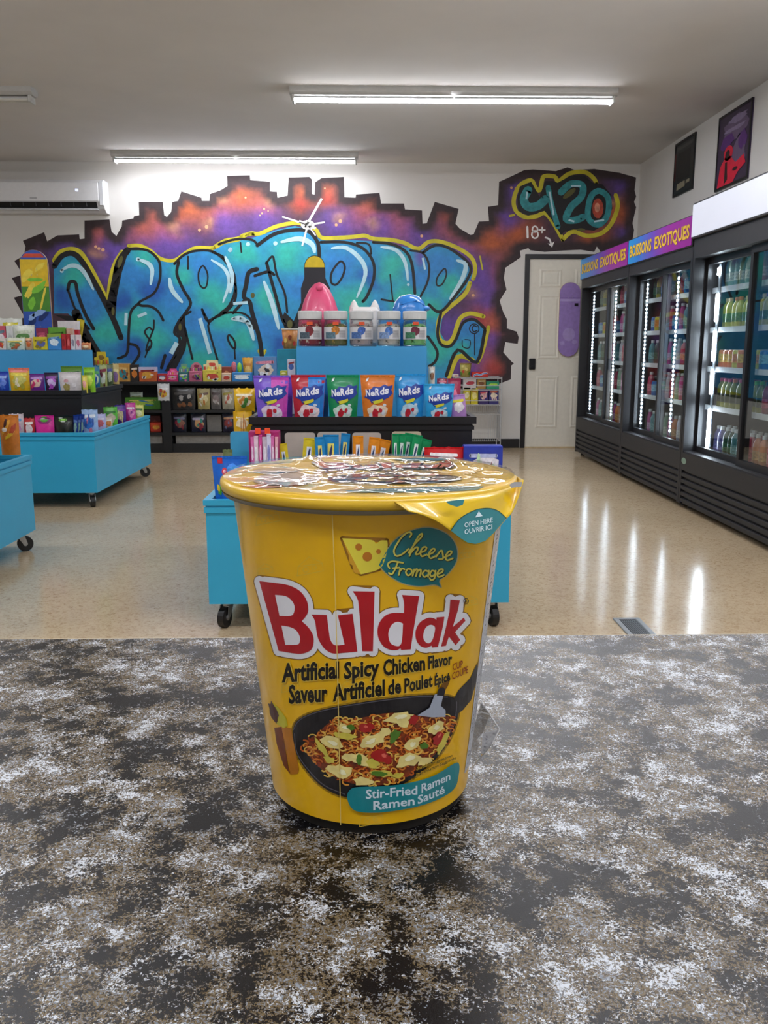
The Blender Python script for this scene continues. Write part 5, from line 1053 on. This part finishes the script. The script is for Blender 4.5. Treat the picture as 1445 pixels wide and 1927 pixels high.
# instant cup on the rear riser
def tubcup(label, px, Y, z0, c1, c2, c3, name='snack_cup'):
    loc, w, h, vis = place(px, Y, z0, None); r = w/2
    t = thing(name, loc, label, 'cup')
    part('cup_wall', MB().lathe(loc, [(r*.78, 0), (r*.95, h*.93)], 20), M(c1, rough=.4, var=.25, scale=50), t, smooth=True)
    part('lid', MB().lathe(loc, [(r, h*.93), (r*1.02, h*.96), (r, h), (r*.5, h)], 20), M(c2, rough=.35), t)
    for k in range(4):
        u0 = -2.6+k*.55; v0 = h*(.25+.15*(k % 3)); rr_k = r*.9
        mb = MB(); mb.add([(loc.x+(rr_k+.003)*math.cos(u0+.22*p[0]), loc.y+(rr_k+.003)*math.sin(u0+.22*p[0]), loc.z+v0+h*.12*p[1]) for p in disc(0, 0, 1, 1, 10, 0, .4)[0]], disc(0, 0, 1, 1, 10)[1]); part('print', mb, M(c3[k % len(c3)], rough=.4), t, recalc=False)
tubcup('orange and red printed snack cup left of the jars', (530, 618, 562, 655), 4.66, 1.106, 'D08A4A', 'E2D8C8', ['C03A2A', 'E8C86A', '8A3A1E'])
# --- packs standing in the front bin of the middle cart (mostly hidden by the cup)
def card(label, px, Y, col, z0=.401, name='divider_card'):
    loc, w, h, vis = place(px, Y, z0, None); r = min(.012, w*.2)
    P = [(-w/2, 0), (w/2, 0), (w/2, h-r), (w/2-r*.3, h-r*.3), (w/2-r, h), (-w/2+r, h), (-w/2+r*.3, h-r*.3), (-w/2, h-r)]
    t = thing(name, loc, label, 'divider', 'cardboard dividers in the front bin', rot=(0, 0, 1e-6)); part('card_sheet', MB().prism(P, 0, .004), M(col, rough=.6, var=.05), t); part('card_fold', MB().box(-w/2, w/2, -.002, 0, h*.5, h*.5+.004), M(col, rough=.6, var=.05), t); return t
card('blue divider card at the left end of the front bin', (435, 812, 472, 880), 3.70, '3A9CC8')
card('grey divider card behind the yellow candy packs', (537, 814, 594, 880), 3.715, 'B4ABA2'); card('grey divider card behind the blue candy packs', (598, 813, 655, 880), 3.715, 'B4ABA2'); card('grey divider card behind the orange candy packs', (663, 814, 717, 880), 3.715, 'B4ABA2'); card('cream divider card behind the green candy packs', (737, 812, 792, 880), 3.715, 'C2B49A')
gs = 'slim candy packs in the front bin'
carton('pink open box of slim candy sticks in the front bin', (469, 812, 526, 880), 3.56, 'A8226A', [], z0=.401, depth=.07, name='stick_box')
for k, (x0, x1, y0, c1, c2, pos) in enumerate(((473, 479, 822, 'D86AA8', 'F0D0E4', 'first'), (479, 487, 820, 'E8C8D8', 'F6F0F4', 'second'), (488, 494, 818, 'D84A98', 'F0B0D4', 'third'), (495, 503, 822, 'C8B8C8', 'E8E0EA', 'fourth'), (503, 511, 816, 'D8D4EC', '8A8AC8', 'fifth'), (511, 517, 820, 'D870B0', 'F0D0E4', 'sixth'), (518, 524, 822, 'E8A8B8', 'F6E0E4', 'seventh'))):
    bag('stick', 'slim pink and white candy stick, %s from the left along the pink box' % pos, (x0, y0, x1, 880), 3.545, c1, [c2], z0=.401, group=gs, T=.004, roll=R.uniform(-2, 2))
for x0 in (480, 498): solo('price_clip', MB().cbox(at(x0, 812, 3.55).x, at(x0+10, 812, 3.55).x, 3.5495, 3.557, at(0, 818, 3.55).z, at(0, 807, 3.55).z, .001), M('F2502A', rough=.4), 'orange-red price clip on the pink box, %s one' % ('left' if x0 == 480 else 'right'), 'price clip', 'price clips')
def packs(rows, colour, c1, c2, Y0):
    for k, (x0, y0, x1, rl, words) in enumerate(rows):
        bag('stick', '%s candy pack in the front bin, %s' % (colour, words), (x0, y0, x1, 880), Y0+.028*(k % 3), c1, [(c2, [fill([(.3, .68), (.7, .68), (.7, .90), (.3, .90)])]), ('2A3A6A', [disc(.5, .8, .12, .06, 8, .5, .4)])], z0=.401, group=gs, T=.006, roll=rl, tb=1)
packs([(526, 834, 543, -6, 'leftmost of the yellow ones'), (570, 824, 593, 5, 'leaning against the grey divider')], 'yellow', 'D8C22A', 'DCE4EC', 3.58)
packs([(594, 822, 612, -3, 'leftmost of the blue ones'), (608, 818, 638, 0, 'widest of the blue ones'), (640, 815, 657, 5, 'rightmost of the blue ones')], 'bright blue', '1E86C4', 'E8D86A', 3.58)
packs([(664, 820, 684, 0, 'leftmost of the orange ones'), (692, 822, 712, 6, 'middle one of the orange ones'), (708, 824, 730, 12, 'rightmost of the orange ones')], 'orange', 'E08A1E', 'E8E4EC', 3.58)
packs([(738, 816, 750, 0, 'first of the green ones'), (748, 816, 762, 4, 'second of the green ones'), (758, 814, 774, 7, 'third of the green ones'), (772, 816, 790, 10, 'fourth of the green ones'), (786, 822, 806, 14, 'last of the green ones')], 'green', '0F9058', 'DCEAE4', 3.56)
bag('pillow', 'red and white candy bag lying at the right of the front bin', (798, 842, 871, 890), 3.52, 'C8161E', ['E8D8DC', 'F0E8EC'], z0=.401, T=.02)
carton('navy dotted candy box at the right end of the front bin', (872, 839, 945, 900), 3.50, '2A3CA8', ['E8E4F0', 'B8C0E8', 'C84A5A', 'BFE0B8'], z0=.401, depth=.06)
bag('pouch', 'bright blue candy pouch at the left end of the front bin', (402, 857, 468, 936), 3.46, '1A66D0', [('2E86E8', [disc(.6, .8, .2, .1, 12, 0, .3)]), ('C8263A', [fill([(.16, .90), (.30, .90), (.30, .98), (.16, .98)]), disc(.36, .80, .08, .05)]), ('E8A0A8', [disc(.36, .80, .04, .025)]), ('4AB02A', [disc(.2, .55, .07, .07, 10, 0, .4)]), ('E8C83A', [disc(.16, .58, .05, .05, 10, 0, .4)]), ('16306A', [disc(.42, .62, .12, .07), disc(.5, .2, .3, .12)]), ('C8D0E8', [disc(.42, .62, .06, .035)])], z0=.401, tb=.78, T=.03, lean=-3)
bag('pillow', 'olive leaf-print bag peeking out behind the bright blue pouch', (422, 846, 440, 936), 3.60, '6E7A4A', ['A09A7A'], z0=.401, T=.012)
bag('pillow', 'upper yellow snack bag at the left side of the middle cart', (441, 731, 481, 778), 4.02, 'E2B41A', ['E8D8B0', 'F2E2C0', 'C07A2A', '3E7A2A'], z0=at(460, 774, 4.02).z, T=.025)
bag('pillow', 'lower yellow snack bag at the left side of the middle cart', (440, 774, 475, 815), 4.02, 'DDAC16', ['E8D8B0', 'F2E2C0', 'C07A2A'], z0=.401, T=.025)
# --- small goods beside the rear riser
carton('slim white and blue boxes standing left of the top riser', (541, 676, 556, 702), 4.2, 'D8D4DE', ['4A6AB0', 'A03A3A'], z0=TS+.001, depth=.03)
carton('flat yellow-green box left of the top riser', (527, 698, 540, 706), 4.2, 'B8B83A', ['E8E4A0'], z0=TS+.001, depth=.06)
# --- goods on top of the left cart
ZL = 1.092
def C(lb, px, Y, base, pr, **k): return carton(lb, px, Y, base, pr, z0=k.pop('z0', ZL), depth=k.pop('depth', .045), **k)
def G(lb, px, Y, base, pr, kind='pillow', **k): return bag(kind, lb, px, Y, base, pr, z0=k.pop('z0', ZL), T=k.pop('T', .018), **k)
C('white and red box at the far left end of the left cart top, front row', (-6, 637, 11, 658), 7.0, 'D8CFC8', ['C03A3A', '5A8A6A', 'E8862A'])
G('white bag with green print in front on the left cart top', (12, 636, 48, 658), 7.03, 'D6DCC8', ['6A8A5A', 'D8C23A', '9AB08A', 'C86A3A'])
G('small white and orange bag left of the yellow box on the left cart', (49, 636, 62, 658), 7.03, 'DDB48A', ['C8642A', '8A4A2A'])
C('yellow box with a blue picture on the left cart top', (63, 634, 90, 658), 7.0, 'D2C028', ['5A62A0', 'A89A3A', '8A7A2A'])
C('blue and green-topped box right of the yellow box on the left cart', (91, 628, 116, 658), 7.0, '3A86C8', ['D8E4EC', '7AA8D8'], top='8AA83A')
C('left one of two slim red boxes on the left cart top', (117, 628, 125, 658), 7.0, 'B8262E', ['8A1620'], depth=.03); C('right one of two slim red boxes on the left cart top', (126, 628, 133, 658), 7.0, 'B02028', ['D86A6A'], depth=.03)
C('slim white box right of the red boxes on the left cart', (134, 630, 142, 658), 7.0, 'D4D2D6', ['8A8A9A'], depth=.03); C('slim white and pink box near the right end of the left cart top', (143, 630, 152, 658), 7.0, 'E0CFD4', ['C86A80'], depth=.03)
G('low orange and tan bag at the right end of the left cart top', (153, 645, 172, 658), 7.03, 'D08A5A', ['E8C89A', 'B85A3A'])
C('pink-red and white box, second row, left end of left cart top', (-6, 613, 13, 658), 7.12, 'C8586A', ['E8DCE0', '6A8A9A']); C('plain white box in the second row of the left cart top', (14, 613, 26, 658), 7.12, 'D4D6D4', ['B8BCBA'])
G('white and green bag in the second row, below the colourful deck', (27, 612, 68, 658), 7.14, 'D8DCD0', ['5A8A4A', 'C8D0B8', 'A8B890'])
C('maroon and pink box in the second row below the deck', (70, 617, 92, 658), 7.12, '8A2A4A', ['D86A80', 'B84A6A']); C('green box in the second row of the left cart top', (93, 616, 125, 658), 7.12, '5E9A2E', ['B8D05A', '3A6A1E', 'D8C83A']); C('cream and tan box in the second row right of the green box', (127, 618, 139, 658), 7.12, 'C8A08A', ['8A4A3A'])
G('yellow bag with green corners at the back of the left cart top', (9, 607, 37, 658), 7.22, 'CFC626', ['E8E060', '5A8A2A']); G('crumpled white bag at the back left of the left cart top', (-8, 599, 46, 658), 7.32, 'D0D4CC', ['BCC2BA', 'DDE0DA'], T=.03)
C('tall red box with a white top on the left cart', (112, 604, 150, 658), 7.24, 'B81A2A', ['C8303E'], top='D8D2D4')
bag('stick', 'tall yellow pack leaning at the right end of the left cart top', (143, 600, 157, 658), 7.36, 'C9B82A', ['DDD06A'], z0=ZL, roll=12, T=.006)
deck('skateboard_deck', 48, 470, 101, 650, 7.44, '2E55B0', 'colourful skateboard deck with yellow, green and blue bands standing on the left cart',
     bands=[('4A8A2E', [fill([(.02, .36), (.98, .36), (.98, .66), (.02, .66)])]), ('E0BC22', [fill([(.02, .62), (.98, .62), (.98, .90), (.02, .90)])]), ('C8462A', [fill([(.1, .92), (.9, .92), (.78, .96), (.22, .96)])])],
     blobs=[('E8D24A', [disc(.3, .58, .2, .05, 12, .4, .5), disc(.75, .5, .2, .03, 12, .8, .5), disc(.25, .74, .2, .05, 12, .2, .5), disc(.7, .82, .2, .03, 12, .2, .5)]), ('7AC23A', [disc(.6, .60, .3, .04, 12, .2, .5), disc(.35, .44, .15, .06, 12, .3, .5), disc(.5, .69, .3, .02, 12, 0, .5)]), ('16306A', [disc(.3, .25, .2, .05, 12, .4, .5), disc(.7, .30, .2, .03, 12, .2, .5)]), ('8FB0E0', [disc(.55, .34, .22, .03, 12, .1, .5), disc(.3, .30, .12, .03, 12, .1, .5)])])
# --- left cart, middle tier
ZT2 = .781
def G2(lb, px, Y, base, pr, **k): return bag(k.pop('kind', 'pouch'), lb, px, Y, base, pr, z0=k.pop('z0', ZT2), T=k.pop('T', .022), lean=k.pop('lean', -3), **k)
G2('royal blue pouch at the left end of the left cart tier', (-8, 699, 19, 735), 6.56, '1E40B0', ['6A8AE0', '8AA8E8', '3A66C8']); G2('yellow pouch with a coral top on the left cart tier', (20, 692, 59, 735), 6.56, 'DDB41E', ['C8C46A', 'E8D85A', 'E8E0C0', 'A8A23A'], top='E07A6A')
G2('purple pouch with a pale picture on the left cart tier', (57, 703, 86, 735), 6.56, '6A2A8A', ['D8B8A8', 'B88AD0', 'C8306A']); G2('black and violet pouch on the left cart tier', (86, 701, 112, 735), 6.56, '2A163A', ['C8B0E0', '8A3AA0', 'A84AB8']); G2('white pouch with a small gold emblem on the left cart tier', (113, 700, 155, 735), 6.56, 'D6D0D2', [('A89A5A', [disc(.35, .30, .17, .17, 14, 0, .3)]), ('C89AA0', [disc(.35, .6, .12, .08, 12, 0, .3)]), ('EDE8EA', [disc(.7, .4, .1, .1)])])
G2('small yellow pack right of the white pouch', (156, 706, 166, 735), 6.56, 'D8C84A', ['E8A8A0']); G2('lime green pouch at the corner of the left cart tier', (160, 691, 181, 735), 6.66, '8AC82A', ['C8E05A', '5A8A1E']); G2('dark green leaf-print bag behind the white pouch', (118, 689, 158, 735), 6.72, '5A8A2E', ['A8C84A', '2A5A1E'])
sd2 = [((170, 688, 189, 733), '2E7A9A', ['D8E4C8', '5AA85A', '2A5AA8'], 'teal and green bag'), ((186, 686, 203, 731), 'A8B06A', ['E0E4D0', '8A2A3A', '6A1E2E'], 'olive and maroon bag'), ((201, 685, 214, 729), '5A6A4A', ['C8D0B0', '4A5A9A'], 'dark olive bag'), ((212, 684, 225, 727), 'C8B06A', ['8A6A9A', 'E8DCA0'], 'sand-coloured bag')]
for px, c1, pr, wd in sd2: G2('%s on the right side of the left cart tier' % wd, px, None, c1, pr, X=-2.14, kind='pillow', yaw=25, T=.014)
carton('yellow and navy display box with a stepped header at the back of the left cart', (177, 662, 204, 700), 7.40, '22306A', ['8A6A2A', 'C84A3A', 'E8D23A'], z0=ZT2, depth=.04, top='D8C02A', header='step') if False else None
carton('yellow and navy display box with a stepped header on the wall shelf', (177, 662, 204, 718), 9.62, '22306A', ['8A6A2A', 'C84A3A', 'E8D23A'], z0=.753, depth=.06, top='D8C02A', header='step')
# --- left cart, lower bin
def G3(lb, px, Y, base, pr, **k): return bag(k.pop('kind', 'pillow'), lb, px, Y, base, pr, z0=.401, T=k.pop('T', .022), **k)
G3('white, blue and pink bag at the left of the left cart bin', (20, 779, 47, 822), 6.30, 'D8C8CC', ['C888B8', '5AA0D0', 'E8E0E4']); G3('small red and white bag in the left cart bin', (47, 787, 67, 822), 6.24, 'B82A2E', ['D8C8C8', 'E8E0DC']); G3('magenta pouch with a green picture in the left cart bin', (68, 782, 104, 822), 6.24, 'D82A92', [('8A1A6A', [disc(.5, .86, .34, .10, 14, 0, .3)]), ('4A9A2A', [disc(.5, .86, .2, .05), disc(.5, .955, .16, .025)]), ('E8E0E8', [disc(.42, .91, .12, .015)])], kind='pouch')
G3('black pouch with a green picture in the left cart bin', (105, 782, 138, 822), 6.24, '1A1C16', [('4E8A22', [disc(.5, .87, .24, .055, 12, 0, .4)]), ('8AC84A', [disc(.5, .88, .12, .03)]), ('D8DCD4', [disc(.35, .93, .12, .015), disc(.5, .825, .14, .014)])], kind='pouch')
for k, x0 in enumerate((139, 145, 151)): bag('stick', 'slim navy blue pack in the left cart bin, %s' % ('leftmost', 'middle', 'rightmost')[k], (x0, 781-k, x0+9, 822), 6.26+.02*k, '1E3A8A', ['8AB0A8', '6A8AC8'], z0=.401, T=.005, roll=5, group='slim navy packs in the left bin')
G3('large pale blue and white bag at the corner of the left cart bin', (156, 771, 186, 816), 6.40, '9AB8E0', ['3A78C8', 'E0E8F4', 'C87A9A', '2A5AB0'])
for px, c1, pr, wd in (((180, 779, 200, 810), 'B8B8E0', ['C8606A', 'E0DCF0'], 'lavender and red bag'), ((197, 785, 212, 806), 'D8C8B0', ['E08A3A', 'F0EADC'], 'white and orange bag'), ((197, 766, 222, 804), '5AB83A', ['C8C0A8', '2A7A2A'], 'bright green bag'), ((218, 762, 238, 798), '4A2488', ['C8B890', '7A3AA8', 'E0D8A0'], 'deep purple bag'), ((237, 758, 256, 793), 'C83A98', ['E88AC0', 'E8D8E4', '8A2A8A'], 'hot pink bag'), ((254, 762, 271, 790), 'CFCF6A', ['E8E8B0', '2E6A2E'], 'cream-yellow bag with a dark green top')):
    bag('pillow', '%s on the right side of the left cart bin' % wd, px, None, c1, pr, z0=.401, X=-1.975 if px[0] < 230 else -1.935, T=.014, yaw=20)
# --- near left cart
bag('pillow', 'tall orange snack bag at the left edge of the picture, near cart', (4, 781, 41, 868), None, 'D07A2E', [('E0A23A', [disc(.4, .84, .3, .06, 12, .5, .4), disc(.6, .70, .2, .04, 12, .2, .4)]), ('B8482A', [disc(.7, .77, .2, .06, 12, .4, .4)]), ('4A2A2A', [disc(.35, .87, .1, .05, 10, .6, .3)]), ('E8DCD0', [disc(.3, .77, .14, .035), disc(.45, .655, .1, .02)]), ('D8B02A', [disc(.5, .67, .2, .03, 10, .2, .4)])], z0=.401, X=-1.945, T=.02)
bag('pillow', 'red and orange snack bag cut off at the left edge, behind the tall orange bag', (-12, 765, 10, 868), None, 'C8402A', ['E08A2A', '3A3A3A'], z0=.401, X=-2.0 if False else -1.96, T=.01) if False else None
bag('pillow', 'green and cream snack bag cut off at the left edge of the picture', (-40, 790, -1, 880), None, 'C8C0A0', ['2A7A2A', 'E8E0D0'], z0=.401, X=-1.93, T=.02)
# --- wall shelf: top row
ZS = .753; g7 = 'small goods on top of the wall shelf'
def S1(lb, px, base, pr, Y=9.46, **k): return carton(lb, px, Y, base, pr, z0=k.pop('z0', ZS), depth=k.pop('depth', .06), **k)
S1('orange and teal printed box on the wall shelf, right of the left cart', (221, 684, 245, 718), 'D09A4A', ['2E9AA8', 'E8C07A', '8A4A2A', '3A7A8A']); S1('black and orange printed box on the wall shelf', (246, 686, 261, 718), '2A2422', ['D07A2A', 'E8DCD0']); S1('long orange display box with a white striped top on the wall shelf', (262, 691, 295, 718), 'C8602A', ['D8A03A', '8A2A2A', 'E8D8C8'], top='C8C0DC'); S1('small red and white box left of the pink lollies', (297, 703, 314, 718), 'B82A2A', ['E0D8DC', '4A5A9A'])
S1('pink display box of lollies on the wall shelf', (314, 694, 335, 718), 'C82A6A', ['E880B0', 'E8C8D8', 'E0C84A'], header='step', top='D84A8A'); S1('teal and green display box of sweets on the wall shelf', (336, 685, 355, 718), '2E6A6A', ['8AC85A', 'E0E8E0', 'D86A9A', '4A6AC0'], header='step', top='6AA08A'); S1('dusty pink arch-topped display box on the wall shelf', (356, 682, 381, 718), 'B8607A', ['8A2A4A', 'E080A8', '7A9A4A', '3A2A6A'], header='arch', top='C07A8A')
S1('pale yellow display box with a stepped header on the wall shelf', (382, 678, 416, 718), 'D8C84A', ['C84A3A', 'E8D85A', 'E0DCC8'], header='step', top='E4DDA8'); S1('cream and red box right of the yellow display box', (412, 702, 435, 718), 'D8B89A', ['B83A2A', 'E8DCD0'], Y=9.42, depth=.04) if False else S1('cream and red box right of the yellow display box', (417, 702, 435, 718), 'D8B89A', ['B83A2A', 'E8DCD0'])
S1('dark red box behind the cream box on the wall shelf', (417, 690, 437, 718), '8A3A2A', ['C8845A'], Y=9.56); S1('blue tray with white stickers on the wall shelf', (437, 701, 474, 718), '2A82C8', ['E4ECF2', 'D8E4EE'], depth=.08)
def lolly(lb, px, Y, c1, stick, z0):
    loc, w, h, vis = place(px, Y, z0, None)
    t = thing('lolly', loc, lb, 'lolly', 'lollies on the wall shelf'); part('stick', MB().cyl(loc, loc+Vector((0, 0, h*.7)), .004, n=6), M(stick), t); part('sweet', ellip(loc+Vector((0, 0, h*.72)), w*.5, w*.3, h*.28), M(c1, rough=.3, var=.3, scale=60), t, smooth=True)
lolly('pink ball lolly standing behind the blue tray', (436, 680, 446, 718), 9.58, 'C86A7A', 'E0D8D8', ZS); lolly('lime green ball lolly standing behind the blue tray', (447, 682, 456, 718), 9.58, '8AC83A', 'D8E0C8', ZS)
bag('pillow', 'gold gathered candy bag standing behind the blue tray', (457, 673, 477, 718), 9.60, 'D09A3A', ['E8C06A', 'B87A2A'], z0=ZS, T=.03, tb=.7)
S1('tall white and blue biscuit box with a pink corner on the wall shelf', (478, 671, 521, 718), '5A86B8', ['D8C8B8', 'D88AA0', '2A2A3A', 'E0E4EA'], Y=9.62)
# --- wall shelf: lower rows
def S2(lb, px, base, pr, z0, Y=9.50, kind='pillow', **k): return bag(kind, lb, px, Y, base, pr, z0=z0, T=k.pop('T', .02), **k)
S2('charcoal bag with a brown and white picture on the upper shelf', (324, 729, 369, 767), '3A3836', ['1E1C1C', '5A5654', '8A5A3A', 'A8A4A0'], .456); S2('cream and yellow bag on the upper shelf', (372, 731, 396, 767), 'B8A86A', ['D8CC9A', '6A4A3A', 'E8E4D8', 'C07A3A'], .456); S2('smoky grey bag on the upper shelf', (397, 731, 417, 767), '6A6662', ['8A7A78', '4A3A3A', 'C8C4C0'], .456); S2('pale cream bag at the right of the upper shelf', (418, 731, 441, 767), 'B0A890', ['D8D4C4', 'A89A3A', 'C0604A'], .456)
S2('dark bag with a teal edge at the left of the lower shelf', (325, 778, 352, 811), '2A2A36', ['8A5A4A', '6A6A8A', '3A8A7A', '8A2A3A'], .216); S2('dark bag with an orange picture on the lower shelf', (360, 778, 388, 811), '26283A', ['C89A6A', 'B8B0C8', '3A8A7A', '8A2A3A'], .216); S2('dark bag with a red picture at the right of the lower shelf', (419, 778, 443, 811), '2E2A3A', ['8A3A3A', 'C8946A', '6A6A8A'], .216)
carton('plain grey carton between the dark bags on the lower shelf', (390, 781, 417, 811), 9.50, '77736E', [], z0=.216, depth=.08, top='6A6662')
carton('long green and yellow box on the upper shelf behind the left cart', (236, 748, 302, 766), 9.50, '4E8A2A', ['A8C84A', 'E0D86A', '3A7AA8'], z0=.456, depth=.08); bag('pillow', 'white and green bag standing behind the long green box', (246, 738, 270, 766), 9.62, 'B8C8B8', ['E0E8DC', '7A8A4A'], z0=.456, T=.02)
carton('red and orange box on the lower shelf behind the left cart', (283, 795, 303, 811), 9.50, 'C83A22', ['E8A23A', 'D8601E'], z0=.216, depth=.08); carton('dark red box behind the red and orange box on the lower shelf', (283, 782, 303, 811), 9.62, '6A1E18', ['A0402A'], z0=.216, depth=.06)
hg = bag('pillow', 'white bag with a yellow picture hanging on the shelf post', (297, 722, 320, 754), SY0-.030, 'C8CCCE', ['D8B03A', 'E8E8E8', '6A6A72', 'B04A3A'], T=.014)
part('hang_hook', MB().tube([(0, .006, .17), (0, .024, .178)], .003, 6), M('9A9A9E', metal=.8, rough=.3), hg)
# --- wire rack goods
tubcup('olive and red printed noodle tub on top of the wire rack', (864, 683, 887, 712), 9.60, .7965, 'A89A4A', '8A6A3A', ['4A7A2A', 'B83A2A', 'D8C87A'], name='noodle_tub')
carton('small white box left of the noodle tub on the wire rack', (843, 704, 862, 712), 9.6, 'D8CCC8', ['C86A6A'], z0=.7965, depth=.1) if False else carton('small white box left of the noodle tub on the wire rack', (852, 704, 863, 712), 9.55, 'D8CCC8', ['C86A6A'], z0=.7965, depth=.1)
t = carton('red snack box with blue and white script on the wire rack', (888, 700, 918, 712), 9.55, 'C8261E', [], z0=.7965, depth=.09)
w_ = (at(918, 706, 9.55)-at(888, 706, 9.55)).x
art('script_print', [stroke([(-w_*.4, .012), (-w_*.2, .03), (0, .02), (w_*.2, .035), (w_*.42, .04)], .018)], M('D8E4F0', rough=.4), t, lambda x, z: (x, -.0012, z)); art('script_print', [stroke([(-w_*.38, .014), (-w_*.2, .029), (0, .022), (w_*.2, .035), (w_*.4, .038)], .008)], M('2A6AB8', rough=.4), t, lambda x, z: (x, -.002, z))
zA = .6625; zB = .5025
for lb, px, z0, c1, pr in (('white and pink packet in the top wire basket', (872, 712, 896, 728), zA, 'D8CFCC', ['B83A4A', 'E8E0E0']), ('brown packet behind the green roll in the top wire basket', (898, 714, 914, 728), zA, 'B08A4A', ['7A4A2A', 'E8D8B0']), ('green and yellow roll in the top wire basket', (915, 718, 939, 728), zA, '2EA07A', ['A8D84A', '1E7A5A'])):
    carton(lb, px, 9.53, c1, pr, z0=z0, depth=.08)
for lb, px, z0, c1, pr in (('yellow packet at the left of the lower wire basket', (872, 729, 885, 756), zB, 'C8B43A', ['E8E0B0', 'E8D83A']), ('bright yellow packet in the lower wire basket', (886, 730, 899, 756), zB, 'D8C82A', ['E8DC8A', 'C08A2A']), ('navy packet with pink shapes in the lower wire basket', (901, 731, 919, 756), zB, '3A2A6A', ['E0A8A8', 'C84A5A', 'E8C8C0']), ('navy packet with cream shapes at the right of the lower wire basket', (920, 731, 938, 756), zB, '3A3476', ['E8D8C0', 'D06A4A', 'E8C8C0'])):
    carton(lb, px, 9.53, c1, pr, z0=z0, depth=.08)
bag('pillow', 'white and brown bag standing between the middle cart and the wire rack', (806, 690, 818, 722), 4.66, 'D8CCC0', ['8A5A3A', 'EDE8E0'], z0=TS+.001, T=.02)
bag('pillow', 'dark red bag standing behind the magenta pouch', (822, 712, 842, 735), 4.2, '9A2240', ['C8C0C8', 'D87A8A'], z0=TS+.001, T=.02)
